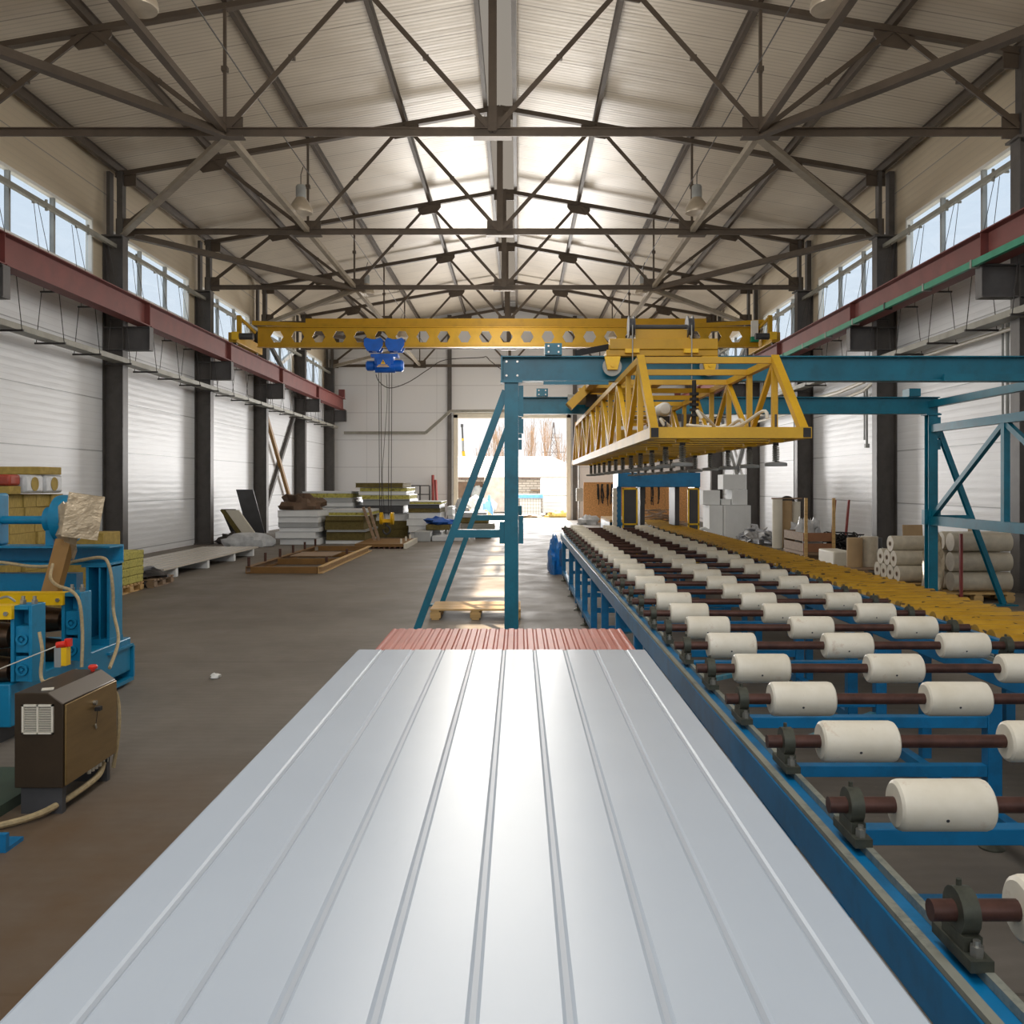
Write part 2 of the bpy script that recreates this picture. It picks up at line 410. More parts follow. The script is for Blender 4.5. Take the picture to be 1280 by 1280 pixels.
m = MB()
for sg in (-1, 1):
    a, b = CX+sg*.4, CX+sg*9.4
    za, zb = topz(.4)+.29, topz(9.4)+.29
    m.add([(a,YF,za),(b,YF,zb),(b,YB+.2,zb),(a,YB+.2,za),(a,YF,za+.16),(b,YF,zb+.16),(b,YB+.2,zb+.16),(a,YB+.2,za+.16)],
          [(0,1,2,3),(4,5,6,7),(0,1,5,4),(1,2,6,5),(2,3,7,6),(3,0,4,7)])
structure(m.build('ceiling', M['ceiling'], flat=True))
m = MB(); YR = 16.0; z = topz(.4)+.455
m = MB(); m.box(CX-.42, CX+.42, YF, YR-.01, z, z+.1); structure(m.build('ceiling_ridge', M['purlin']))
m = MB()
m.add([(CX-.42,YR,z),(CX+.42,YR,z),(CX+.42,YB+.2,z),(CX-.42,YB+.2,z)],[(0,1,2,3)]); structure(m.build('window_11', M['sun_slot_glazing']))  # added slot in the ridge, lets the sun strip reach the floor

# ------------------------------------------------------------------ steel columns
def column(sg):
    c = thing('steel_column', '', 'column', (CX+sg*8.95, 0, 0), 'steel columns along the side walls')
    xi, xo = CX+sg*8.72, CX+sg*9.19
    m = MB()
    lo, hi = min(xi, xo), max(xi, xo)
    m.box(lo, lo+.02, -.14, .14, 0, 7.52); m.box(hi-.02, hi, -.14, .14, 0, 7.52); m.box(lo+.02, hi-.02, -.008, .008, 0, 7.52)
    m.build('shaft', M['column'], c)
    m = MB(); m.box(lo-.06, hi+.0, -.2, .2, 7.52, 7.56); m.box(lo-.04, hi, -.2, .2, 0, .03)
    m.build('end_plate', M['column'], c)
    m = MB(); e = CX+sg*8.12
    m.box(min(xi,e), max(xi,e), -.12, .12, 4.9, 4.92); m.box(min(xi,e), max(xi,e), -.12, .12, 5.43, 5.45)
    m.box(min(xi,e), max(xi,e), -.008, .008, 4.92, 5.43); m.box(e-.008, e+.008, -.11, .11, 4.92, 5.43)
    for z in (4.92, 5.43): m.box(lo+.02, hi-.02, -.12, .12, z-.01, z+.01)
    m.build('crane_bracket', M['bracket'], c)
    return c
for sg, side in SIDES:
    base = column(sg)
    for i, y in enumerate(FY):
        lab = 'dark steel wall column with crane bracket, %s from the panel end, %s wall' % (ORD[i], side)
        if i == 0: base.location.y = y; base['label'] = lab
        else: dup(base, (0, y-FY[0], 0), lab)

# ------------------------------------------------------------------ roof trusses
BZ = 7.67
def truss():
    t = thing('roof_truss', '', 'roof truss', (CX, 0, 7.56), 'roof trusses')
    m = MB(); m.tee((CX-8.9, 0, BZ), (CX+8.9, 0, BZ), .13, up=(0,0,-1)); m.build('bottom_chord', M['roof_steel'], t)
    nodesT = [-6.7, -2.23, 2.23, 6.7]; nodesB = [-8.9, -4.47, 0, 4.47, 8.9]
    for sg in (-1, 1):
        m = MB(); m.tee((CX+sg*8.95, 0, topz(8.95)), (CX, 0, topz(0)), .13); m.build('top_chord', M['roof_steel'], t)
    for i, x in enumerate(nodesT):
        for b in (nodesB[i], nodesB[i+1]):
            m = MB(); w = .1 if abs(x) > 5 and abs(b) > 5 else .085
            m.tee((CX+b, 0, BZ), (CX+x, 0, topz(x)), w, up=(0,1,0)); m.box(CX+(b+x)/2-.05, CX+(b+x)/2+.05, -.05, .05, (BZ+topz(x))/2-.035, (BZ+topz(x))/2+.035)
            m.build('diagonal', M['roof_steel'], t)
    for x, w in ((-4.47,.05), (0,.14), (4.47,.05)):
        m = MB(); (m.tee if x == 0 else m.bar)((CX+x, 0, BZ), (CX+x, 0, topz(x)), w, **({'up':(0,1,0)}))
        if x: m.box(CX+x-.05, CX+x+.05, -.05, .05, (BZ+topz(x))/2-.04, (BZ+topz(x))/2+.04)
        m.build('king_post' if x == 0 else 'vertical_rod', M['roof_steel'], t)
    for sg in (-1, 1):
        m = MB(); x = CX+sg*8.95
        m.box(x-.17, x-.09, -.1, .1, 7.57, topz(8.95)+.06); m.box(x+.07, x+.2, -.1, .1, 7.57, topz(8.95)+.06); m.build('end_post', M['column'], t)
        x = CX+sg*8.72
        m = MB(); m.box(x-.22, x+.22, -.015, .015, 7.56, 7.98); m.build('end_gusset', M['roof_steel'], t)
        m = MB(); m.box(x-.2, x+.25, -.015, .015, topz(8.7)-.3, topz(8.7)+.07); m.build('end_gusset', M['roof_steel'], t)
    m = MB()
    for x in nodesT:
        z = topz(x); s = SL*(-1 if x > 0 else 1)
        m.add([(CX+x+dx, dy, z+dx*s+dz) for dy in (-.014,.014) for dx, dz in ((-.34,.06),(.34,.06),(.34,-.16),(.22,-.3),(-.22,-.3),(-.34,-.16))],
              [(0,1,2,3,4,5),(11,10,9,8,7,6)]+[(i,6+i,6+(i+1)%6,(i+1)%6) for i in range(6)])
    for x in (-4.47, 0, 4.47):
        m.box(CX+x-.3, CX+x+.3, -.014, .014, BZ-.09, BZ+.26); m.box(CX+x-.32, CX+x+.32, -.1, .1, BZ-.1, BZ-.075)
    m.box(CX-.3, CX+.3, -.014, .014, topz(0)-.28, topz(0)+.04)
    m.build('gusset_plates', M['roof_steel'], t)['kind'] = 'stuff'
    return t
base = truss()
for i, y in enumerate(FY):
    lab = 'dark steel roof truss spanning the hall, %s from the panel end' % ORD[i]
    if i == 0: base.location.y = y; base['label'] = lab
    else: dup(base, (0, y-FY[0], 0), lab)

# purlins
PN = {8.9: 'eaves purlin on top of the wall', 6.7: 'roof purlin next above the eaves', 4.47: 'roof purlin over the lamp row', 2.23: 'roof purlin halfway between lamps and ridge', .34: 'ridge purlin'}
for sg, side in SIDES:
    for rel, lab in PN.items():
        m = MB(); x = CX+sg*rel; z = topz(rel)+.165
        m.ibeam((x, 4, z), (x, YB-.02, z), .09, .2); o = m.build('purlin', M['purlin'])
        tag(o, 'long dark steel %s, %s half' % (lab, side), 'purlin', 'roof purlins')
# bottom-level struts between trusses and zigzag braces
for sg, side in SIDES:
    for i in range(6):
        y0, y1 = FY[i]-6, FY[i]; x = CX+sg*4.47
        m = MB(); m.bar((x, y0+.1, BZ+.02), (x, y1-.1, BZ+.02), .11); o = m.build('longitudinal_strut', M['roof_steel_lit' if i else 'roof_steel'])
        tag(o, 'steel strut joining the lower truss chords, %s bay from the panel end, %s half' % (ORD[i], side), 'strut', 'longitudinal struts')
        xe = CX+sg*8.75
        a, b = ((xe, y0), (x, y1)) if i % 2 == 0 else ((x, y0), (xe, y1))
        m = MB(); m.tee((a[0], a[1]+.06, BZ-.03), (b[0], b[1]-.06, BZ-.03), .15); o = m.build('roof_brace', M['roof_steel_lit' if i % 2 else 'roof_steel'])
        tag(o, 'slanting flat roof brace at lower chord level, %s bay from the panel end, %s half' % (ORD[i], side), 'brace', 'slanting roof braces')
# wall cross bracing between the third and fourth columns
for sg, side in SIDES:
    c = thing('cross_brace', 'crossed steel wall bracing between two %s columns' % side, 'brace', (CX+sg*8.95, 36.2, 0))
    x = CX+sg*9.07
    ya, yb = 33.2+.3, 39.2-.3
    for p, q, mt in (((x-.05, ya, .06), (x-.05, yb, 4.8), 'column'), ((x+.05, yb, .06), (x+.05, ya, 4.9), 'brown'), ((x-.05, ya, 5.55), (x-.05, yb, 7.5), 'white'), ((x+.05, yb, 5.55), (x+.05, ya, 7.5), 'column')):
        m = MB(); m.bar(p, q, .12, .16); m.build('diagonal', M['grey' if sg > 0 else mt], c)

# girts with brackets
for sg, side in SIDES:
    for i in range(5):
        y0, y1 = FY[i]+.14, FY[i+1]-.14; x = CX+sg*8.9
        t = thing('window_rail', 'thin horizontal steel tube across the window, %s bay from the panel end, %s wall' % (ORD[i], side), 'rail', (x, (y0+y1)/2, 7.3), 'tubes across the windows')
        m = MB(); m.bar((x, y0, 7.3), (x, y1, 7.3), .09); m.build('tube', M['tray'], t)
        for k in range(3):
            y = y0+.9+1.75*k
            m = MB(); m.box(min(x, x+sg*.28), max(x, x+sg*.28), y-.02, y+.02, 7.35, 7.39); m.box(x+sg*.0-.02, x+.02, y-.02, y+.02, 7.2, 7.42); m.build('bracket', M['tray'], t)

# cable trays hung on wires
for sg, side in SIDES:
    x = CX+sg*8.62
    t = thing('cable_tray', 'long zinc cable tray hung on thin wires along the %s wall' % side, 'cable tray', (x, 30, 4.55))
    m = MB(); m.prof((x, 8, 4.6), (x, 45, 4.6), [(-.14,-.05),(.14,-.05),(.14,.06),(.125,.06),(.125,-.035),(-.125,-.035),(-.125,.06),(-.14,.06)]); m.build('tray', M['tray'], t)
    first = None
    xg = CX+sg*8.9
    for k in range(20):
        y = 14.6+1.5*k
        if first is None:
            first = MB()
            first.box(x-.3, x+.3, y-.02, y+.02, 4.5, 4.535)
            first = first.build('hanger', M['wire'], t)
            w = MB()
            for s in (-1, 1):
                w.tube((x+s*.17, y, 5.5), (x+s*.27, y, 4.53), .008, 5); w.tube((x+s*.12, y, 5.52), (xg+s*.04, y, 7.24), .006, 5)
            w.build('wires', M['wire'], first)
            w = MB(); w.box(x-.19, x+.19, y-.02, y+.02, 5.5, 5.53); w.build('spreader', M['wire'], first)
        else: subcopy(first, (0, 1.5*k, 0), t)

# crane runway beams
def runway(sg, y0, y1):
    x = CX+sg*8.27
    t = thing('crane_runway_beam', '', 'beam', (x, y0, 5.46), 'crane runway beams')
    m = MB(); m.ibeam((x, y0+.03, 5.735), (x, y1-.03, 5.735), .3, .55, .02, .3 if False else .012)
    m.box(x-.11, x+.11, y0+.03, y0+.045, 5.48, 5.99)
    m.build('beam', M['red'], t)
    m = MB(); m.box(x-.03, x+.03, y0, y1, 6.01, 6.06); m.build('rail', M['rust'], t)
    return t
for sg, side in SIDES:
    base = None
    for i in range(6):
        y0 = 9.2+6*i
        lab = 'oxide red crane runway beam, %s length from the panel end, %s wall' % (ORD[i], side)
        if base is None: base = runway(sg, y0, y0+6); base['label'] = lab
        else: last = dup(base, (0, 6*i, 0), lab)
    x = CX+sg*8.27
    m = MB(); m.box(x-.14, x+.14, 44.75, 44.95, 6.06, 6.45); m.box(x-.14, x+.14, 44.4, 44.95, 6.01, 6.06)
    tag(m.build('end_stop', M['red'], None, (x, 44.9, 6.06)), 'red buffer stop at the far end of the %s crane runway' % side, 'buffer stop')
# green conductor bar
x = CX+8.02
t = thing('conductor_bar', 'bright green crane conductor bar along the conveyor-side red runway beam', 'conductor bar', (x, 20, 5.45))
m = MB(); m.prof((x, 6, 5.47), (x, 36, 5.47), [(-.035,-.055),(.035,-.055),(.035,.055),(-.035,.055)]); m.build('bar', M['green'], t)
for k in range(16):
    y = 8+1.8*k; m = MB(); m.box(x-.045, x+.12, y-.03, y+.03, 5.40, 5.54); m.build('clamp', M['black' if k % 4 == 2 else 'steel'], t)

# cable tray and cable along the back wall
m = MB()
pts = [P(430,541,45.3), P(532,541,45.3), P(563,514,45.2), P(700,513,45.2)]
for a, b in zip(pts, pts[1:]): m.bar(a, b, .1, .14)
tag(m.build('cable_duct', M['tray'], None, pts[0]), 'grey cable duct stepping up over the open door on the back wall', 'cable duct')
# conveyor-side white pipes
for z, r, lab in ((4.72, .055, 'upper'), (4.5, .04, 'lower')):
    m = MB(); x = WR-.22
    m.path([(x, 8, z), (x, 16, z), (x, 19.5, z), (x-.05, 21.0, z-.1), (x-.1, 22.3, z-.42), (x-.1, 24, z-.5), (x-.1, 44, z-.5)], r, 8)
    tag(m.build('wall_pipe', M['cream'], None, (x, 8, z)), 'long cream pipe along the conveyor-side wall, the %s of two' % lab, 'pipe')
for y, z0, lab in ((16.1, 2.7, 'close to the blue side frame'), (22.6, 2.8, 'behind the blue gantry beams'), (28.4, 1.2, 'above the crumpled scrap heap')):
    m = MB(); x = WR-.12; m.tube((x, y, z0), (x, y, 4.75 if y < 20 else 4.2), .03, 8); m.tube((x, y+.16, z0+.1), (x, y+.16, 4.75 if y < 20 else 4.2), .02, 8)
    m.box(x-.05, x+.05, y-.05, y+.05, z0-.1, z0)
    tag(m.build('hanging_pipe', M['grey'], None, (x, y, z0)), 'thin pair of drop pipes on the conveyor-side wall %s' % lab, 'pipe')

# lamps
for sg, side in SIDES:
    x = CX+sg*4.35
    m = MB(); m.path([(x+.08, 6, 8.8), (x+.06, 18, 8.78), (x+.1, 30, 8.8), (x+.06, 45.4, 8.8)], .012, 5)
    tag(m.build('lamp_cable', M['wire'], None, (x, 6, 8.8)), 'thin dark cable feeding the %s lamp row' % side, 'cable')
    base = None
    for i in range(4):
        y = 11.4+8.6*i
        lab = 'bell-shaped high-bay pendant lamp, %s from the panel end in the %s row' % (ORD[i], side)
        if base is None:
            base = thing('pendant_lamp', lab, 'lamp', (x, y, 7.75), 'high-bay pendant lamps')
            m = MB(); m.lathe((x, y, 7.75), (0,0,1), [(.25,0),(.26,.02),(.25,.1),(.2,.2),(.13,.3),(.1,.34),(.09,.34),(.12,.29),(.19,.19),(.235,.09),(.24,.01)], 24); m.build('reflector', mk('lamp_reflector', srgb(176,164,146), .3, .3), base)
            m = MB(); m.lathe((x, y, 8.08), (0,0,1), [(.1,0),(.11,.03),(.11,.25),(.09,.28),(.03,.29)], 20); m.build('housing', M['grey'], base)
            m = MB(); m.lathe((x, y, 7.8), (0,0,1), [(.0,0),(.05,.03),(.06,.1),(.035,.2),(.03,.28)], 14); m.build('bulb', M['white'], base)
            m = MB(); m.path([(x, y, 8.36), (x, y, 8.6), (x+.03, y, 8.7), (x+.05, y, 8.765)], .01, 5); m.build('cord', M['wire'], base)
        else: dup(base, (0, 8.6*i, 0), lab)
# ================================================================== sandwich panels in front of the camera
SY0, SY1 = -2.4, 3.575
def sheet_profile(x0, x1, top, grooves, gw, gd, thick):
    pts = [(x0, top-thick), (x0, top-.012), (x0+.006, top-.003), (x0+.012, top)]
    for g in grooves:
        pts += [(g-gw, top), (g-gw*.45, top-gd), (g+gw*.45, top-gd), (g+gw, top)]
    return pts + [(x1-.008, top), (x1, top-.008), (x1, top-thick)]
t = thing('sandwich_panel', 'large white ribbed sheet panel on top of the stack beside the roller conveyor', 'panel', (-.066, .6, 1.09))
gr = [-.056+.119*k for k in range(-4, 5)]
x0, x1, top = -.636, .503, 1.15
m = MB(); pts = sheet_profile(x0, x1, top, gr, .009, .0028, .018); n = len(pts)
m.add([(a, SY0, b) for a, b in pts]+[(a, SY1, b) for a, b in pts], [(i, n+i, n+i+1, i+1) for i in range(n-1)])
for (a, b) in zip(pts, pts[1:]):
    pass
m.add([(a, SY1, b) for a, b in pts]+[(a, SY1, top-.02) for a, b in pts], [(i, i+1, n+i+1, n+i) for i in range(n-1)])
m.build('top_sheet', M['sheet'], t, flat=True)
m = MB()
for g in gr: m.add([(g-.0038, SY0, top-.0024), (g+.0038, SY0, top-.0024), (g+.0038, SY1, top-.0024), (g-.0038, SY1, top-.0024)], [(0,1,2,3)])
m.build('groove_lines', M['sheet_groove'], t)['kind'] = 'stuff'
m = MB(); m.box(x0+.006, x1-.004, SY0, SY1-.004, 1.098, 1.130); m.build('core', M['foam'], t)
m = MB(); m.box(x0, x1, SY0, SY1, 1.09, 1.097); m.build('bottom_sheet', M['panel_white'], t)
t = thing('sandwich_panel', 'red finely ribbed panel showing past the end of the white one', 'panel', (-.06, 1.5, 1.0))
x0, x1, top = -.627, .512, 1.086
gr = [x0+.03+.045*k for k in range(25)]
m = MB(); pts = sheet_profile(x0, x1, top, gr, .011, .004, .03); n = len(pts)
m.add([(a, SY0+.9, b) for a, b in pts]+[(a, 4.5, b) for a, b in pts], [(i, n+i, n+i+1, i+1) for i in range(n-1)])
m.build('top_sheet', M['sheet_red'], t, flat=True)
m = MB(); m.box(x0+.004, x1-.004, SY0+.9, 4.495, 1.01, top-.02); m.build('core', M['foam'], t)
m = MB(); m.box(x0, x1, SY0+.9, 4.5, 1.002, 1.009); m.build('bottom_sheet', M['sheet_red'], t)
base = None
for k in range(5):
    z = .09+.182*k
    if base is None:
        base = thing('sandwich_panel', 'thick plain panel in the pile under the red one', 'panel', (-.06, 1, z), 'panels under the red panel')
        m = MB(); m.box(-.62, .5, -1.4, 4.3, z+.006, z+.174); m.build('core', M['foam'], base)
        for a, nme in ((z, 'bottom_sheet'), (z+.174, 'top_sheet')):
            m = MB(); m.box(-.625, .505, -1.4, 4.31, a, a+.0065); m.build(nme, M['panel_white'], base)
    else: dup(base, (0, 0, .182*k))
for k, y in enumerate((-.9, 1.4, 3.7)):
    m = MB(); m.box(-.6, .48, y, y+.1, 0, .089)
    tag(m.build('timber_batten', M['wood_grey'], None, (0, y, 0)), 'timber batten under the panel pile', 'batten', 'battens under the panel pile')

# ================================================================== white roller conveyor
t = thing('roller_conveyor', 'long blue roller conveyor with white rollers on rusty shafts', 'conveyor', (1.68, 1, 0))
RX0, RX1, CY0, CY1 = .80, 2.56, .25, 17.3
for x, sgn in ((RX0, 1), (RX1-.09, -1)):
    m = MB(); m.box(x, x+.09, CY0, CY1, .755, .872); m.build('side_rail', M['blue'], t, bevel=.006)
    m = MB()
    a = x+.002 if sgn > 0 else x+.064
    m.box(a, a+.022, CY0, CY1, .873, .886); b = x+.066 if sgn > 0 else x+.004
    m.box(b, b+.018, CY0, CY1, .873, .893); m.build('rail_strip', M['worn_strip'], t)
legs = [.55, 1.6, 3.05, 4.5, 5.9, 6.4, 7.6, 8.9, 10.2, 11.6, 13.0, 14.6, 16.9]
f = None
for x, sy in ((.845, 0), (2.34, 0)):
    for y in legs:
        if f is None:
            y0, x0 = y, x
            m = MB(); m.box(x-.035, x+.035, y-.035, y+.035, .1, .755); f = m.build('leg', M['blue'], t, bevel=.004)
            m = MB(); m.tube((x, y, .03), (x, y, .11), .01, 8); m.lathe((x, y, 0), (0,0,1), [(.06,0),(.06,.008),(.025,.03),(.0,.034)], 16); m.build('foot', M['cast'], f)
        else: subcopy(f, (x-x0, y-y0, 0), t)
f = None
for y in legs:
    for z in (.36, .60):
        if y == 6.4: continue
        if f is None:
            y0, z0 = y, z; m = MB(); m.box(.88, 2.305, y-.03, y+.03, z, z+.055); f = m.build('cross_beam', M['blue'], t, bevel=.003)
        else: subcopy(f, (0, y-y0, z-z0), t)
for y in legs[::2]:
    m = MB(); m.box(2.37, RX1-.09, y-.03, y+.03, .69, .75); m.build('outrigger', M['blue'], t)
for x in (.845, 2.34):
    for a, b in zip(legs, legs[1:]):
        m = MB(); m.box(x-.028, x+.028, a+.036, b-.036, .14, .195); m.build('lower_rail', M['blue'], t)
for a, b in zip(legs[1:8:2], legs[2:9:2]):
    m = MB(); m.bar((.9, a+.05, .32), (2.28, b-.05, .32), .04, .03); m.build('diagonal_tie', M['blue_worn'], t)
shaft = None
for k in range(29):
    y = .61+.58*k
    if shaft is None:
        zc = .972
        m = MB(); m.tube((.80, y, zc), (2.6, y, zc), .021, 14); shaft = m.build('roller_shaft', M['rust'], t)
        for xc in (1.09, 1.685, 2.28):
            m = MB()
            m.lathe((xc-.121, y, zc), (1,0,0), [(.021,0),(.054,0),(.062,.006),(.065,.016),(.065,.226),(.062,.236),(.054,.242),(.021,.242)], 28)
            m.cur = 1; a = -.42; d = V((0, -math.cos(.3), -math.sin(.3))); cc = V((xc-.01, y, zc)); m.tube(cc+d*.06, cc+d*.0656, .0045, 10)
            m.build('roller', [M['roller'], M['darkgrey']], shaft)
        for xc in (.862, 2.505):
            m = MB(); m.ring((xc, y, zc), (1,0,0), .045, .018, .034, 18)
            m.obox((xc, y, .925), (.036,.09,.03)); m.obox((xc, y, .902), (.044,.16,.022)); m.tube((xc, y+.012, zc+.04), (xc, y+.012, zc+.056), .006, 6)
            m.cur = 1
            for s in (-1, 1): m.tube((xc, y+s*.058, .91), (xc, y+s*.058, .932), .013, 6); m.tube((xc, y+s*.058, .93), (xc, y+s*.058, .942), .007, 8)
            m.build('bearing', [M['cast'], M['chrome']], shaft)
    else: subcopy(shaft, (0, .58*k, 0), t)

# ================================================================== yellow tube conveyor
t = thing('tube_conveyor', 'long bed of close-set yellow tubes beyond the white rollers', 'conveyor', (2.93, 4, 0))
for x in (2.63, 3.27):
    m = MB(); m.box(x-.02, x+.02, 3.3, 21, .80, .95); m.build('side_rail', M['blue'], t)
first = None
for y in (3.6, 6, 8.4, 10.8, 13.2, 15.6, 18.0, 20.6):
    for x in (2.68, 3.23):
        m = MB(); m.box(x-.03, x+.03, y-.03, y+.03, 0, .8); m.build('leg', M['blue'], t)
for k in range(97):
    y = 3.5+.18*k
    if first is None:
        m = MB(); m.lathe((2.66, y, .925), (1,0,0), [(.02,0),(.058,0),(.06,.004),(.06,.576),(.058,.58),(.02,.58)], 16); first = m.build('tube', M['tube_yellow'], t)
    else: subcopy(first, (0, .18*k, 0), t)

# ================================================================== blue portal over the conveyors
YP = 17.75
t = thing('guarded_portal', 'blue machine portal with two yellow-framed mesh guards at the far end of the conveyors', 'portal', (2.8, YP, 0))
m = MB(); m.box(1.94, 3.55, YP, YP+.9, 1.74, 2.02); m.build('crossbeam', M['blue'], t, bevel=.01)
for x in (1.96, 3.10, 2.42, 3.49):
    m = MB(); m.box(x-.03, x+.06, YP+.12, YP+.8, 0 if x not in (2.42, 3.10) else .0 if x < 3 else .99, 1.74); m.build('leg', M['blue'], t) if x in (1.96, 3.49) else m.build('inner_leg', M['darkgrey'], t)
for x0 in (2.03, 3.305):
    g = MB(); x1 = x0+.3 if x0 < 3 else x0+.23
    z0, z1 = .25, 1.72; y = YP+.02
    for b in ((x0,x0+.03,z0,z1),(x1-.03,x1,z0,z1),(x0,x1,z1-.03,z1),(x0,x1,z0,z0+.03),(x0,x1,1.0,1.03)): g.box(b[0], b[1], y, y+.03, b[2], b[3])
    o = g.build('guard_frame', M['yellow_bright'], t)
    g = MB(); g.box(x0+.03, x1-.03, y+.012, y+.018, z0, z1)
    g.build('mesh_screen', M['darkgrey'], o)
    g = MB(); g.path([(x1-.05, y+.03, z1-.05), (x0+.09, y+.03, 1.2), (x0+.07, y+.03, .85), (x1-.05, y+.03, .35)], .012, 6, 4); g.build('curved_bar', M['yellow_lift'], o)
m = MB(); m.box(1.86, 1.93, YP+.1, YP+.3, .4, 1.72)
for k in range(12): m.box(1.85, 1.935, YP+.08, YP+.1, .5+.1*k, .55+.1*k)
m.build('scale_strip', M['cream'], t)

# small blue table left of the portal
t = thing('infeed_table', 'small blue frame with a wooden top behind the white roller conveyor', 'table', (2.45, 22.5, 0))
m = MB(); m.box(2.15, 2.75, 21.4, 23.8, .90, .96); m.build('table_top', M['wood'], t)
m = MB(); m.box(2.15, 2.2, 21.4, 23.8, .5, .9); m.box(2.15, 2.75, 21.4, 21.45, .82, .9); m.build('frame', M['blue'], t)
for x in (2.18, 2.72):
    for y in (21.45, 22.6, 23.7):
        m = MB(); m.box(x-.03, x+.03, y-.03, y+.03, 0, .9); m.build('leg', M['blue'], t)

# ================================================================== teal gantry frame
GF, GB = 9.2, 13.5
GLX, GRX = -.07, 6.12
t = thing('gantry_frame', 'teal steel gantry frame carrying the yellow lifter over the conveyors', 'gantry', (3.0, 11.3, 0))
for y, ztop in ((GF, 3.085), (GB, 3.085)):
    m = MB(); m.ibeam((GLX-.1, y, ztop-.125), (GRX+.1, y, ztop-.125), .16, .25, .012, .01); 
    m.box(GLX-.105, GLX-.09, y-.09, y+.09, ztop-.26, ztop+.005); m.build('main_beam', M['teal'], t)
    for x in (GLX, GRX):
        m = MB(); m.ibeam((x, y, .02), (x, y, ztop-.25), .14, .14, .012, .01, up=(0,1,0)); m.box(x-.1, x+.1, y-.1, y+.1, 0, .02)
        m.box(x-.11, x+.11, y-.1, y+.1, ztop-.27, ztop-.25); o = m.build('leg', M['teal'], t)
        m = MB()
        for z0, z1 in ((2.48,2.79),(2.31,2.455),(1.2,1.48)):
            m.box(x+.071, x+.12, y-.05, y+.05, z0, z1)
        m.box(x-.12, x-.071, y-.05, y+.05, 1.2, 1.42)
        m.build('bolted_plates', M['teal'], o)['kind'] = 'stuff'
    for x, s in ((GLX, -1), (GRX, 1)):
        m = MB(); m.ibeam((x+s*.06, y, 2.74), (x+s*1.07, y, .02), .07, .08, .008, .008, up=(0,1,0)); m.box(x+s*.8, x+s*1.25, y-.09, y+.09, 0, .02); o = m.build('raking_brace', M['teal'], t)
        m = MB(); z = 1.3; m.bar((x+s*.12, y, z), (x+s*.58, y, z), .07, .08); m.build('tie', M['teal'], o)
    m = MB(); a = (.35 if y < 10 else .45)
    for x in (.35, 5.83):
        m.box(x-.085, x+.085, y-.12, y+.12, ztop+.005, ztop+.12)
    m.build('clamp_blocks', M['teal'], t)['kind'] = 'stuff'
    m = MB()
    for x in (.30, .40):
        for z in (ztop-.0, ): m.tube((x, y-.125, z+.09), (x, y-.14, z+.09), .01, 6); m.tube((x, y-.125, z+.03), (x, y-.14, z+.03), .01, 6)
    for x in (GLX-.05, GLX+.06):
        for z in (ztop-.05, ztop-.19): m.tube((x, y-.006, z), (x, y-.02, z), .012, 6)
    m.build('bolts', M['chrome'], t)['kind'] = 'stuff'
    if y == GF:
        m = MB(); m.bar((.25, y-.1, ztop-.275), (.9, y-.1, ztop-.275), .03, .035); m.bar((1.2, y-.09, ztop-.21), (1.72, y-.09, ztop-.21), .03, .07); m.bar((4.25, y-.1, ztop-.22), (5.6, y-.1, ztop-.22), .03, .07); m.build('cable_guide', M['teal'], t)
for z in (3.0-.02, 2.62):
    m = MB(); m.bar((GRX, GF, z), (GRX, GB, z), .09, .10 if z > 2.8 else .11); m.build('side_beam', M['teal'], t)
m = MB(); m.bar((GRX, GF+.07, 1.26), (GRX, GB-.07, 1.26), .09, .13); m.build('side_beam', M['teal'], t)
m = MB(); m.bar((GRX, 11.44, 1.3), (GRX, 11.44, 2.6), .08, .08, up=(0,1,0)); m.build('side_post', M['teal'], t)
for p, q in (((GRX, 11.44, 2.58), (GRX, GB-.08, 1.34)), ((GRX, 11.44, 2.58), (GRX, GF+.1, 1.34))):
    m = MB(); m.bar(p, q, .06, .07); m.build('side_diagonal', M['teal'], t)

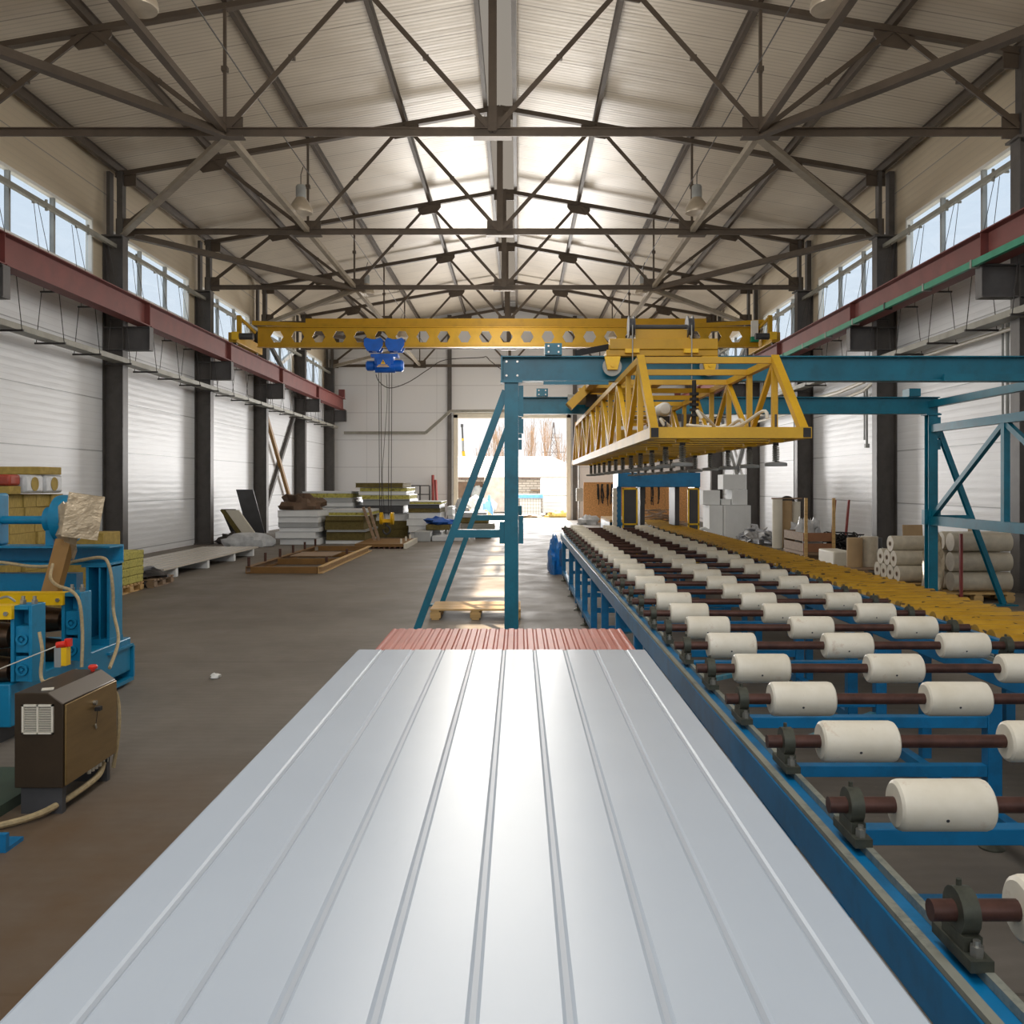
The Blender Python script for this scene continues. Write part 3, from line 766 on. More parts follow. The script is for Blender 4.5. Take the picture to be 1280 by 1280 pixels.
# ================================================================== yellow trolley on the gantry
t = thing('lifting_trolley', 'yellow four-wheeled trolley with two rope drums on top of the teal gantry', 'trolley', (1.42, 11.3, 3.1))
for y, s in ((GF-.16, -1), (GB+.16, 1)):
    m = MB(); m.box(.87, 1.97, y-.05, y+.05, 3.065, 3.125); m.box(.90, 1.97, y-.06, y+.06, 3.13, 3.235); m.build('end_beam', M['yellow'], t, bevel=.004)
    m = MB(); m.box(1.16, 1.70, y-.02, y+.1, 3.24, 3.33); m.build('gear_cover', M['yellow'], t)
    for x in (.93, 1.89):
        m = MB(); m.add([(x+a, y+b, z) for b in (-.06,-.02) for a, z in ((-.08,3.06),(.08,3.06),(.05,2.93),(-.05,2.93))], [(0,1,2,3),(7,6,5,4),(0,4,5,1),(1,5,6,2),(2,6,7,3),(3,7,4,0)])
        m.tube((x, y-.06, 2.97), (x, y-.075, 2.97), .02, 8)
        o = m.build('wheel_bracket', M['yellow_bright'], t)
        m = MB(); m.lathe((x, y-.015, 2.965), (0,1,0), [(.02,0),(.095,0),(.095,.015),(.08,.02),(.08,.05),(.02,.05)], 24); m.build('wheel', M['steel'], o)
    for x in (1.12, 1.70):
        m = MB(); m.lathe((x-.03, y, 3.36), (1,0,0), [(.02,0),(.11,0),(.11,.01),(.085,.015),(.085,.045),(.11,.05),(.11,.06),(.02,.06)], 24); m.build('rope_drum', M['darkgrey'], t)
        m = MB(); m.box(x-.07, x+.07, y-.1, y-.04, 3.09, 3.13); m.build('rope_guide', M['yellow_bright'], t)
        m = MB(); m.tube((x, y-.11 if s < 0 else y+.11, 3.36), (x, y-.11 if s < 0 else y+.11, 2.83), .006, 6); m.build('hoist_rope', M['steel'], t)
    m = MB(); m.tube((1.12, y, 3.36), (1.70, y, 3.36), .022, 10); m.build('drum_shaft', M['darkgrey'], t)
for x in (1.0, 1.85):
    m = MB(); m.box(x-.06, x+.06, GF-.09, GB+.09, 3.12, 3.22); m.build('long_beam', M['yellow'], t)
m = MB(); m.box(1.05, 1.8, 12.5, 13.2, 3.12, 3.26); m.build('drive_box', M['yellow'], t)
m = MB(); m.bar((.72, 13.0, 2.9), (1.02, 13.0, 3.2), .3, .12); m.build('cover', M['yellow_lift'], t)
m = MB(); m.tube((.78, 13.28, 3.03), (1.2, 13.28, 3.03), .075, 14); m.tube((.72, 13.28, 3.03), (.79, 13.28, 3.03), .085, 14); m.build('motor', M['steel'], t)
m = MB(); m.box(.98, 1.14, 13.2, 13.36, 2.93, 3.1); m.build('gearbox', M['darkgrey'], t)
m = MB(); m.bar((.58, GF, 3.12), (.98, GF+.1, 3.21), .05, .06); m.build('cable_chain', M['black'], t)

# ================================================================== yellow vacuum lifter
LX0, LX1, LY0, LY1, ZB, ZT = .985, 2.07, 6.58, 16.1, 2.17, 2.80
t = thing('vacuum_lifter', 'yellow truss-sided vacuum lifting frame with rows of suction pads over the rollers', 'lifter', (1.52, 11.34, 1.94))
yl = M['yellow_lift']
for y, nme in ((LY0, 'end_bar'), (LY1, 'end_bar')):
    m = MB(); m.bar((LX0-.04, y, ZB), (LX1+.04, y, ZB), .07, .08); m.build(nme, yl, t)
    m = MB()
    yy = y-.038 if y < 10 else y+.038
    for x in (LX0-.005, LX1+.005): m.box(x-.027, x+.027, yy-.003, yy+.003, ZB-.034, ZB+.034)
    m.build('open_tube_ends', M['black'], t)['kind'] = 'stuff'
for x in (LX0, LX1):
    m = MB(); m.bar((x, LY0, ZB), (x, LY1, ZB), .07, .08); m.build('bottom_rail', yl, t)
    m = MB(); m.bar((x, LY0+.76, ZT), (x, LY1-.76, ZT), .05, .055); m.build('top_rail', yl, t)
    for y0, y1 in ((LY0, LY0+.78), (LY1, LY1-.78)):
        m = MB(); m.bar((x, y0+.03*(1 if y1>y0 else -1), ZB+.02), (x, y1, ZT+.02), .06, .06); m.build('raked_post', yl, t)
    ns = [LY0+.78+.8*k for k in range(11)]
    f = None
    for y in ns:
        if f is None:
            m = MB(); m.bar((x, y, ZB+.04), (x, y, ZT-.025), .045, .045, up=(0,1,0)); f = m.build('post', yl, t)
        else: subcopy(f, (0, y-ns[0], 0), t)
    for k in range(0, 10):
        a, b = (ns[k], ns[k+1]) if k % 2 == 0 else (ns[k+1], ns[k])
        m = MB(); m.bar((x, a, ZT-.02), (x, b, ZB+.04), .04, .04); m.build('diagonal', yl, t)
for k in range(11):
    y = LY0+.78+.8*k
    m = MB(); m.bar((LX0+.025, y, ZT), (LX1-.025, y, ZT), .04, .05); m.build('top_crossbar', yl, t)
for k in range(24):
    y = LY0+.25+.392*k
    m = MB(); m.box(LX0+.035, LX1-.035, y-.12, y+.12, ZB-.03, ZB+.0); m.build('deck_board', M['yellow'], t)
first = None
for k in range(12):
    for xx in (1.247, 1.957 if k < 13 else 0):
        y = 6.92+.79*k
        if first is None:
            fx, fy = xx, y
            m = MB(); m.tube((xx, y, 1.965), (xx, y, 2.33), .009, 8); m.tube((xx, y, 2.09), (xx, y, 2.14), .022, 10); first = m.build('pad_stem', M['darkgrey'], t)
            m = MB(); pts = [(xx+.024*math.cos(j*.8), y+.024*math.sin(j*.8), 1.972+j*.0017) for j in range(70)]; m.path(pts, .0045, 5); m.build('spring', M['steel'], first)
            m = MB(); m.lathe((xx, y, 1.935), (0,0,1), [(.08,0),(.084,.006),(.084,.022),(.07,.028),(.02,.034)], 22); m.build('suction_pad', M['grey'], first)
            m = MB(); m.box(xx-.05, xx+.05, y-.03, y+.03, 2.115, 2.14); m.build('pad_bracket', M['yellow_bright'], first)
        else: subcopy(first, (xx-fx, y-fy, 0), t)
for k, (xx, y0) in enumerate(((1.25,7.8),(1.95,7.9),(1.3,9.0),(1.9,9.3),(1.9,6.95),(1.4,6.95))):
    m = MB(); m.path([(xx, y0, 2.3), (xx-.02, y0+.05, 2.36), (xx-.15*(1 if xx>1.5 else -1.2), y0+.4, 2.26), (1.55, y0+.9, 2.3), (1.55, y0+1.4, 2.34)], .014, 7, 5); m.build('vacuum_hose', M['cream'], t)
m = MB(); m.lathe((1.76, 10.9, 2.7), (0,1,0), [(.0,0),(.06,.01),(.085,.05),(.085,.75),(.06,.79),(0,.8)], 20); m.build('air_tank', M['white'], t)
m = MB(); m.box(1.69, 1.83, 11.0, 11.6, 2.15, 2.62); m.build('tank_stand', M['darkgrey'], t)
m = MB(); m.tube((1.66, 8.6, 2.35), (1.66, 8.6, 2.78), .02, 8)
for k in range(5): m.ring((1.66, 8.6, 2.45+.05*k), (0,0,1), .045, .02, .025, 12)
m.build('shock_spring', M['black'], t)
m = MB(); m.box(1.2, 1.6, 10.9, 11.7, ZB, 2.45); m.build('pump_box', M['yellow'], t, bevel=.01)

# pallet beside the gantry leg
def pallet(x, y, z, w, d, label, rot=0, mat='wood', name='wooden_pallet'):
    t = thing(name, label, 'pallet', (x, y, z))
    for k in range(7):
        yy = y-d/2+.05+(d-.1)*k/6; m = MB(); m.box(x-w/2, x+w/2, yy-.05, yy+.05, z+.122, z+.144); m.build('deck_board', M[mat], t)
    for xx in (x-w/2+.07, x, x+w/2-.07):
        m = MB(); m.box(xx-.05, xx+.05, y-d/2, y+d/2, z+.1, z+.121); m.build('stringer', M[mat], t)
        m = MB(); m.box(xx-.05, xx+.05, y-d/2, y+d/2, z, z+.022); m.build('bottom_board', M[mat], t)
        for yy in (y-d/2+.07, y, y+d/2-.07):
            m = MB(); m.box(xx-.07, xx+.07, yy-.07, yy+.07, z+.023, z+.099); m.build('block', M[mat], t)
    t.rotation_euler.z = rot
    return t
pallet(-.57, 12.45, 0, 1.2, .8, 'new wooden pallet on the floor at the foot of the teal gantry leg')
# ================================================================== overhead bridge crane
YC = 29.0
t = thing('bridge_crane', 'yellow overhead bridge crane with hexagonal openings spanning the hall', 'crane', (CX, YC, 6.06))
gx0, gx1 = -8.2, 7.55
def cz(py): return CH+(VY-py)*YC/FPX
zb, zt = cz(434.5), cz(409)
m = MB(); cell = .664; n = 23; xs = -8.02
zm = (zb+zt)/2
for k in range(n): m.hexplate(xs+cell*(k+.5), zm+.02, YC-.006, YC+.006, cell, zb, zt, .205)
m.box(gx0-.1, xs, YC-.006, YC+.006, zb, zt); m.box(xs+cell*n, gx1+.1, YC-.006, YC+.006, zb, zt)
m.build('castellated_web', M['yellow'], t, flat=True)
for z in (zb, zt-.02):
    m = MB(); m.box(gx0-.1, gx1+.1, YC-.12, YC+.12, z, z+.02); m.build('flange', M['yellow'], t)
m = MB(); m.box(-6.85, 6.05, YC+.3, YC+.75, cz(408), cz(396)); m.build('box_girder', M['yellow'], t)
for a, b in ((-8.5, -3.5), (3.4, 7.85)):
    m = MB(); m.bar((a, YC+.1, cz(403 if a < 0 else 411.5)), (b, YC+.1, cz(410.5 if a < 0 else 401.5)), .1, .13); m.build('bracing_bar', M['yellow'], t)
for sg in (-1, 1):
    x = CX+sg*8.27
    m = MB(); m.box(x-.13, x+.13, YC-1.3, YC+1.5, 6.12, 6.42); m.box(x-.2, x+.2, YC-.3, YC+.3, 6.42, 6.5); m.build('end_carriage', M['yellow'], t, bevel=.01)
    for y in (YC-1.0, YC+1.2):
        m = MB(); m.lathe((x-.05, y, 6.16), (1,0,0), [(.02,0),(.1,0),(.1,.1),(.02,.1)], 20); m.build('wheel', M['darkgrey'], t)
    m = MB(); m.box(x-sg*.0-.06, x+.06, YC-.7, YC-.55, 6.42, 7.05); m.bar((x, YC-.6, 7.0), (x-sg*.35, YC-.1, 6.6), .06, .08); m.build('support_frame', M['yellow'], t)
    m = MB(); m.tube((x-sg*.2, YC-1.25, 6.3), (x-sg*.62, YC-1.25, 6.3), .1, 14); m.build('travel_motor', M['darkgrey'], t)
    m = MB(); m.box(min(x,x-sg*.2), max(x,x-sg*.2), YC-1.4, YC-1.31, 6.18, 6.42); m.build('gear_housing', M['yellow_bright'], t)
m = MB(); m.box(7.35, 7.55, YC-.35, YC-.2, 6.45, 6.95); m.cur = 1; m.box(7.33, 7.57, YC-.36, YC-.19, 6.28, 6.44); m.build('control_box', [M['white'], M['green']], t)

# blue electric hoist under the bridge
t = thing('electric_hoist', 'blue electric wire rope hoist hanging from the yellow bridge crane', 'hoist', (-4.2, YC, 5.4))
def cp(px, py): return P(px, py, YC)
for px in (468, 494.5):
    a = cp(px, 434)
    for yo in (-.2, .2):
        m = MB(); pts = [(-.3,.19),(-.22,.25),(-.06,.2),(.06,.2),(.22,.25),(.3,.19),(.3,.02),(.2,-.17),(-.2,-.17),(-.3,.02)]
        m.add([(a.x+x, YC+yo+d, a.z+.02+z) for d in (-.02,.02) for x, z in pts], [tuple(range(10)), tuple(range(19,9,-1))]+[(i,10+i,10+(i+1)%10,(i+1)%10) for i in range(10)])
        p = m.build('trolley_plate', M['hoist'], t)
        m = MB()
        for x in (-.15, .15): m.lathe((a.x+x, YC+yo+(.02 if yo < 0 else -.02), a.z+.1), (0, 1 if yo < 0 else -1, 0), [(.02,0),(.07,0),(.07,.05),(.02,.05)], 14)
        m.build('trolley_wheels', M['hoist'], p)['kind'] = 'stuff'
    m = MB(); m.box(a.x-.06, a.x+.06, YC-.2, YC+.2, a.z-.15, a.z-.05); m.build('hanger', M['hoist'], t)
c = cp(481, 455)
m = MB(); m.box(c.x-.42, c.x+.44, YC-.2, YC+.2, c.z+.2, c.z+.3); m.box(c.x-.3, c.x+.3, YC-.22, YC+.22, c.z-.02, c.z+.2); m.build('frame', M['hoist'], t)
m = MB(); m.tube((c.x-.3, YC, c.z-.08), (c.x+.34, YC, c.z-.08), .2, 20); m.build('rope_barrel', M['hoist'], t)
m = MB(); m.lathe((c.x-.6, YC, c.z-.06), (1,0,0), [(.0,0),(.12,.01),(.16,.05),(.16,.26),(.12,.3)], 18); m.build('motor', M['hoist'], t)
m = MB(); m.lathe((c.x+.34, YC, c.z-.06), (1,0,0), [(.19,0),(.19,.2),(.14,.26),(0,.27)], 18); m.build('gearbox', M['hoist'], t)
m = MB(); m.box(c.x-.22, c.x+.22, YC-.3, YC-.2, c.z-.16, c.z+.14); o = m.build('electric_box', M['hoist'], t, bevel=.01)
m = MB(); y = YC-.303
m.add([(c.x-.09,y,c.z-.04),(c.x+.07,y,c.z-.04),(c.x-.01,y,c.z+.1)], [(0,1,2)])
for i, w_ in enumerate((.16, .2)): m.box(c.x-w_, c.x+w_-.03, y-.001, y, c.z-.085-.045*i, c.z-.062-.045*i)
m.cur = 1; m.add([(c.x-.02,y-.002,c.z+.06),(c.x+.01,y-.002,c.z+.06),(c.x-.0,y-.002,c.z+.02),(c.x+.012,y-.002,c.z+.02),(c.x-.018,y-.002,c.z-.025),(c.x-.008,y-.002,c.z+.012),(c.x-.026,y-.002,c.z+.012)], [(0,1,2,3,4,5,6)])
m.build('warning_sign', [M['yellow_bright'], M['black']], o)
for px in (473.5, 476.2, 486.5, 489.8):
    a = cp(px, 465); b = cp(px+(1 if px < 480 else -1), 644)
    m = MB(); m.tube(a, b, .011, 6); m.build('hoist_rope', M['wire'], t)
m = MB(); m.path([cp(483,468), cp(484,500), cp(480,560), cp(478,600), cp(483,672)], .009, 5, 4); m.build('pendant_cable', M['wire'], t)
h = cp(483.5, 648)
m = MB()
for s in (-1, 1):
    m.lathe((h.x+s*.17-.04, YC, h.z), (1,0,0), [(.02,0),(.2,0),(.2,.03),(.17,.035),(.17,.05),(.2,.055),(.2,.085),(.02,.085)], 18)
m.box(h.x-.2, h.x+.2, YC-.06, YC+.06, h.z-.13, h.z-.02); o = m.build('hook_block', M['yellow_bright'], t)
m = MB(); m.tube((h.x, YC, h.z-.13), (h.x, YC, h.z-.25), .035, 10)
m.path([(h.x, YC, h.z-.22), (h.x+.09, YC, h.z-.3), (h.x+.1, YC, h.z-.42), (h.x, YC, h.z-.5), (h.x-.1, YC, h.z-.44), (h.x-.11, YC, h.z-.36)], .03, 8, 4); m.build('hook', M['darkgrey'], o)
m = MB(); m.path([cp(470,468), cp(474,477), cp(487,485), cp(510,478), cp(535,462), cp(556,450), cp(600,447), cp(608,446), cp(614,452), cp(640,472)], .014, 5, 5); m.build('festoon_cable', M['wire'], t)

# ================================================================== roll forming machine
t = thing('roll_forming_machine', 'blue roll forming machine with yellow crossbars and dark steel rolls', 'machine', (-4.2, 7.2, 0))
mb = M['mblue']
# bed
m = MB(); m.box(-5.4, -3.5, 6.27, 8.22, .12, .42); m.build('bed', mb, t, bevel=.01)
m = MB(); m.box(-5.4, -3.9, 4.2, 6.26, .15, .36); m.build('bed_extension', mb, t)
m = MB(); m.box(-5.2, -3.6, 4.4, 8.1, 0, .12); m.build('plinth', M['darkgrey'], t)
m = MB(); m.box(-3.72, -3.48, 7.75, 8.24, .03, .06); m.box(-3.72, -3.48, 8.23, 8.26, .06, .34); m.box(-3.72,-3.48,7.75,8.24,.34,.36)
m.build('foot_channel', mb, t)
def stand(y, ex, zt=.96):
    for x in (ex, ex-1.35):
        m = MB(); d = .09
        m.box(x-.15, x-.125, y-d, y+d, .43, zt); m.box(x-.025, x, y-d, y+d, .43, zt)
        zs = (.43, .60, .625, .80, .83, .925, zt)
        m.box(x-.125, x-.025, y-d+.02, y+d-.02, .43, .605); m.box(x-.125, x-.025, y-d+.02, y+d-.02, .63, .815); m.box(x-.125, x-.025, y-d, y+d, .93, zt)
        m.box(x-.125, x-.025, y+d-.05, y+d-.02, .6, .94)
        o = m.build('roll_stand', mb, t, bevel=.003)
        m = MB()
        for z in (.515, .725):
            m.ring((x-.075, y-d+.01, z), (0,1,0), .042, .026, .02, 18); m.tube((x-.075, y-d, z), (x-.075, y-d+.02, z), .011, 10)
        m.build('bearing_rings', M['mblue'], o)['kind'] = 'stuff'
        m = MB()
        for xx in (x-.11, x-.03): m.tube((xx, y, zt), (xx, y, zt+.03), .022, 6); m.tube((xx, y, zt+.03), (xx, y, zt+.055), .013, 8)
        m.build('nuts', M['chrome'], o)['kind'] = 'stuff'
    m = MB(); m.box(ex-1.5, ex-.12, y-.13, y-.095, zt-.09, zt-.005); m.box(ex-1.5, ex-.12, y-.13, y-.02, zt-.004, zt+.004); o = m.build('crossbar', M['yellow_bright'], t)
    m = MB(); m.tube((ex-.155, y-.13, zt-.05), (ex-.155, y-.146, zt-.05), .016, 6); m.build('bolt', M['chrome'], o)
    for z in (.50, .74):
        m = MB(); xa = ex-1.18; L = 1.02
        pr = [(.04,-.1),(.04,0),(.085,0),(.1,.02),(.1,.2),(.118,.22),(.118,.42),(.1,.44),(.1,.62),(.118,.64),(.118,.84),(.1,.86),(.085,1.0),(.04,1.0),(.04,1.1)]
        m.lathe((xa, y, z), (1,0,0), pr, 26); m.build('forming_roll', M['roll_steel'], t)
stand(6.38, -3.36); stand(7.12, -3.38)
# portal behind the stands
YM = 7.95
m = MB(); m.prof((-6.6, YM, 1.185), (-3.507, YM, 1.185), [(-.14,-.08),(.14,-.08),(.14,-.065),(-.125,-.065),(-.125,.065),(.14,.065),(.14,.08),(-.14,.08)]); m.build('top_beam', mb, t)
m = MB(); m.box(-6.6, -3.85, YM-.02, YM+.1, .86, 1.02); m.build('middle_beam', mb, t)
m = MB(); m.box(-3.72, -3.695, YM-.12, YM+.1, .42, 1.10); m.box(-3.53, -3.507, YM-.14, YM+.11, .36, 1.10); m.box(-3.695, -3.53, YM+.07, YM+.1, .36, 1.10)
m.box(-3.75, -3.507, YM-.14, YM+.11, 1.085, 1.104); m.box(-3.60, -3.585, YM-.14, YM-.02, .45, 1.08); m.box(-3.74, -3.5, YM-.16, YM+.11, .42, .47); m.build('end_post', mb, t)
m = MB(); m.box(-5.1, -4.8, YM-.14, YM+.16, .42, 1.10); m.build('inner_post', mb, t)
m = MB(); m.tube((-6.5, YM, 1.485), (-4.05, YM, 1.485), .036, 16); m.build('drive_shaft', mb, t)
m = MB(); m.box(-4.10, -4.03, YM-.06, YM+.06, 1.266, 1.45); m.tube((-4.11, YM, 1.49), (-4.01, YM, 1.49), .11, 18); m.build('bearing_bracket', mb, t)
m = MB(); m.lathe((-4.01, YM, 1.50), (1,0,0), [(.05,0),(.2,0),(.205,.02),(.205,.14),(.19,.16),(.12,.165),(.11,.185),(.05,.19),(0,.19)], 28); m.build('drive_hub', mb, t)
m = MB(); m.box(-4.62, -4.50, YM-.1, YM+.1, 1.266, 1.72); m.build('blue_housing', mb, t, bevel=.02)
# wrapped sensor head on a slanted brown post
m = MB(); a, b = P(64, 742, 7.35), P(82, 676, 7.5); m.bar(a, b, .125, .09, up=(0,1,0)); o = m.build('slanted_post', M['brown'], t)
m = MB(); c = P(104, 645, 7.5); m.obox(c, (.27,.22,.36), (0,.16,.45)); m.blob((c.x-.13, c.y+.02, c.z-.12), (.1,.1,.2), .3, 12, 9, 4, flat=False); m.build('wrapped_head', M['foil'], o)
def hose(pts, r=.014, mat='hose', name='hose'):
    m = MB(); m.path(pts, r, 8, 5); return m.build(name, M[mat], t)
Yh = 7.72
hose([P(-20,701,Yh), P(10,704,Yh), P(40,708,Yh), P(70,707,Yh), P(98,701,Yh), P(126,697,Yh), P(136,706,Yh), P(141,735,Yh), P(142,765,Yh), P(148,800,7.5), P(137,835,7.2)])
hose([P(66,705,7.3), P(63,722,7.2), P(72,732,7.0), P(88,738,6.95), P(99,752,6.9), P(103,790,6.9), P(102,834,6.85)], .013)
hose([P(49,790,6.22), P(53,815,6.2), P(51,840,6.18), P(54,852,6.15), P(64,849,6.12), P(80,845,6.12), P(96,838,6.1)], .012)
hose([P(0,748,6.3), P(10,746,6.28), P(19,752,6.3)], .008, 'steel', 'air_pipe')
m = MB(); c = P(79, 820, 6.05); m.box(c.x-.045, c.x+.0, c.y-.03, c.y+.03, c.z-.07, c.z+.06); m.cur = 1; m.box(c.x+.0, c.x+.035, c.y-.03, c.y+.03, c.z-.06, c.z+.06)
m.cur = 2; m.tube((c.x-.03, c.y-.02, c.z+.075), (c.x+.03, c.y-.02, c.z+.085), .022, 10); m.obox((c.x+.035, c.y, c.z+.09), (.04,.03,.05)); m.build('rope_switch', [M['grey'], M['yellow_bright'], M['redplastic']], t)
m = MB(); m.path([P(-30,848,6.0), P(0,836,6.02), P(70,808,6.05)], .004, 5); m.build('pull_cord', M['cream'], t)

# control cabinet
t = thing('control_cabinet', 'brown metal control cabinet with a vent and key lock in front of the blue machine', 'cabinet', (-2.6, 5.25, 0))
xb, xf, ya, yb = -2.735, -2.47, 4.94, 5.58
prof = [(xb,.15),(xf,.15),(xf,.605),(xf-.085,.665),(xb,.665)]
m = MB(); m.add([(x, y, z) for y in (ya, yb) for x, z in prof], [(0,1,2,3,4),(9,8,7,6,5)]+[(i,5+i,5+(i+1)%5,(i+1)%5) for i in range(5)]); m.build('body', M['cabinet_dark'], t, bevel=.004)
m = MB(); m.box(xf+.001, xf+.013, ya+.01, yb-.01, .16, .60); o = m.build('door', M['cabinet'], t, bevel=.003)
m = MB(); yk = ya+.33; m.tube((xf+.013, yk, .535), (xf+.03, yk, .535), .014, 12); m.build('lock', M['chrome'], o)
m = MB(); m.obox((xf+.035, yk+.01, .498), (.03,.035,.022)); m.tube((xf+.03, yk+.01, .49), (xf+.02, yk+.01, .41), .002, 5); m.build('key', M['black'], o)
m = MB(); m.obox((xf+.02, yk+.01, .395), (.004,.016,.03), (.4,0,0)); m.build('key_tag', M['chrome'], o)
m = MB(); vx0, vx1, vz0, vz1 = -2.69, -2.52, .445, .605
for b in ((vx0,vx1,vz0,vz0+.01),(vx0,vx1,vz1-.01,vz1),(vx0,vx0+.01,vz0,vz1),(vx1-.01,vx1,vz0,vz1),((vx0+vx1)/2-.004,(vx0+vx1)/2+.004,vz0,vz1)): m.box(b[0], b[1], ya-.012, ya-.001, b[2], b[3])
for k in range(15): z = vz0+.014+.0095*k; m.box(vx0+.01, vx1-.01, ya-.009, ya-.001, z, z+.004)
m.build('vent_grille', M['cream'], t)
m = MB(); m.box(xb+.02, xf-.02, ya+.03, ya+.07, 0, .15); m.box(xb+.02, xf-.02, yb-.07, yb-.03, 0, .15); m.build('support_feet', M['darkgrey'], t)['kind'] = 'stuff'
m = MB()
for k in range(6): m.tube((xf-.03, yb-.28+.045*k, .15), (xf-.03, yb-.28+.045*k, .115), .012, 8)
m.build('cable_glands', M['cream'], t)['kind'] = 'stuff'
m = MB(); m.path([(xf-.03, yb-.1, .12), (xf-.02, yb-.2, .07), (xf-.04, ya+.1, .05), (xf-.12, ya-.1, .03), (xb-.05, ya-.25, .02), (xb-.3, ya-.3, .02)], .018, 8, 5); m.build('cable_bundle', M['hose'], t)
m = MB(); m.path([(xf-.08, yb+.0, .55), (xf-.02, yb+.06, .5), (xf+.0, yb+.05, .3), (xf-.03, yb+.04, .05)], .012, 7, 5); m.build('side_cable', M['hose'], t)
m = MB(); m.lathe((xf-.11, yb-.06, .666), (0,0,1), [(.012,0),(.012,.012),(.026,.016),(.028,.028),(.02,.038),(0,.04)], 18); tag(m.build('stop_button', M['redplastic'], None, (xf-.11, yb-.06, .666)), 'red mushroom stop button on top of the brown control cabinet', 'button')
m = MB(); m.obox((-2.60, 5.03, .668), (.06,.05,.005), (0,0,.4)); tag(m.build('paper_note', M['cream'], None, (-2.6, 5.03, .666)), 'small crumpled paper on top of the brown control cabinet', 'paper')
m = MB(); m.box(-2.78, -2.5, 4.44, 4.47, 0, .09); m.box(-2.78, -2.5, 4.47, 4.6, 0, .02); m.box(-2.78, -2.76, 4.47, 4.6, .02, .09); tag(m.build('floor_bracket', M['blue'], None, (-2.64, 4.5, 0)), 'dark blue steel bracket on the floor before the brown cabinet', 'bracket')
m = MB(); m.box(-3.4, -2.8, 4.78, 5.6, .0, .06); tag(m.build('cable_cover', mk('dull_green', srgb(56,70,56), .6), None, (-3.1, 5.2, 0)), 'dull green cable cover on the floor behind the brown cabinet', 'cover')

m = MB(); m.blob((-2.81, 8.43, 0), (.05,.05,.035), .35, 9, 6, 17); tag(m.build('paper_scrap', M['white'], None, (-2.81, 8.43, 0)), 'tiny white scrap alone on the bare floor between the blue machine and white panel', 'scrap')
# ================================================================== mineral wool behind the machine
def slab(mat, x0, x1, y0, y1, z0, z1, label, group=None, name='mineral_wool_slab', cat='insulation slab', bevel=.01):
    m = MB(); m.box(x0, x1, y0, y1, z0, z1)
    return tag(m.build(name, M[mat], None, ((x0+x1)/2, (y0+y1)/2, z0), bevel=bevel), label, cat, group)
rnd = random.Random(3)
proto = None
XW = -5.9
ys = [10.5, 10.86, 11.14, 11.46, 11.76]
for r in range(10):
    off = rnd.uniform(-.02,.02)
    for ya, yb in zip(ys, ys[1:]):
        z = .146+.153*r
        if proto is None:
            m = MB(); m.box(-1.1, 0, 0, 1.0, 0, .149); proto = m.build('mineral_wool_slab', M['wool'], None, (0,0,0)); o = proto
        else: o = proto.copy(); COL.objects.link(o)
        o.location = (XW+rnd.uniform(-.03,.03), ya+off, z); o.scale = (1, yb-ya-.012, 1)
        tag(o, 'yellow-brown mineral wool slab in the big block behind the blue machine', 'insulation slab', 'wool slabs behind the machine')
pallet(-6.45, 11.2, 0, 1.1, 1.1, 'old pallet under the wool block behind the blue machine', mat='wood_grey')
zt = .146+.153*10
slab('wool', -7.2, -5.84, 10.45, 10.69, zt+.003, zt+.10, 'loose wool slab lying under the red-printed pack behind the machine')
m = MB(); m.box(-7.2, -5.84, 10.45, 10.69, zt+.103, zt+.235); tag(m.build('wool_pack', mk('red_print', srgb(150,60,44), .5, var=.5, scale=3), None, (-6.7, 10.8, zt+.103), bevel=.03), 'red-printed wrapped wool pack under the top slab behind the machine', 'wool pack')
for k, (ya, yb) in enumerate(((10.71, 11.13), (11.16, 11.6))):
    x1 = -5.80; x0 = -7.0; yc = (ya+yb)/2
    t = thing('wool_pack', ['wrapped wool pack with a round open end, closer to the red-printed pack', 'wrapped wool pack with a round open end, farther from the red-printed pack'][k], 'wool pack', ((x0+x1)/2, yc, zt+.012))
    m = MB(); m.box(x0, x1, ya, yb, zt+.012, zt+.235); m.build('wrapping', M['bagwhite'], t, bevel=.035)
    m = MB(); m.lathe((x1-.015, yc, zt+.124), (1,0,0), [(0,0),(.085,0),(.085,.02),(0,.021)], 20); m.build('open_end', M['wool'], t)
slab('wool', -7.2, -5.80, 11.03, 11.56, zt+.24, zt+.335, 'yellow wool slab topmost of the pile behind the blue machine')
slab('wool', -6.0, -5.42, 11.9, 12.4, .0, 1.16, 'low standing wool block behind the wrapped head of the blue machine')
# wool pile on a pallet by the long sheet
pallet(-6.75, 15.05, 0, .72, .96, 'small pallet under the lime wool pile beside the long grey sheet', mat='wood')
for k in range(4):
    m = MB(); a = rnd.uniform(-.02,.02); m.box(-7.1+a, -6.4+a, 14.58, 15.52, .146+.135*k, .278+.135*k)
    tag(m.build('mineral_wool_slab', M['wool_lime'], None, (-6.75, 15.05, .146+.135*k), bevel=.015), 'pitted lime wool slab, %s from the bottom of the pile beside the long sheet' % ORD[k], 'insulation slab')
# dark sheets on a low pallet
pallet(-6.7, 16.2, 0, .8, .9, 'weathered pallet under the black plastic sheets by the lime wool', mat='wood_grey')
m = MB(); m.blob((-6.7, 16.2, .146), (.42,.5,.12), .2, 20, 8, 5); tag(m.build('plastic_sheet', mk('black_plastic', srgb(40,40,44), .3, bump=.6, bscale=9), None, (-6.7, 16.2, .146)), 'crumpled black plastic sheet heap on the weathered pallet', 'plastic sheet')
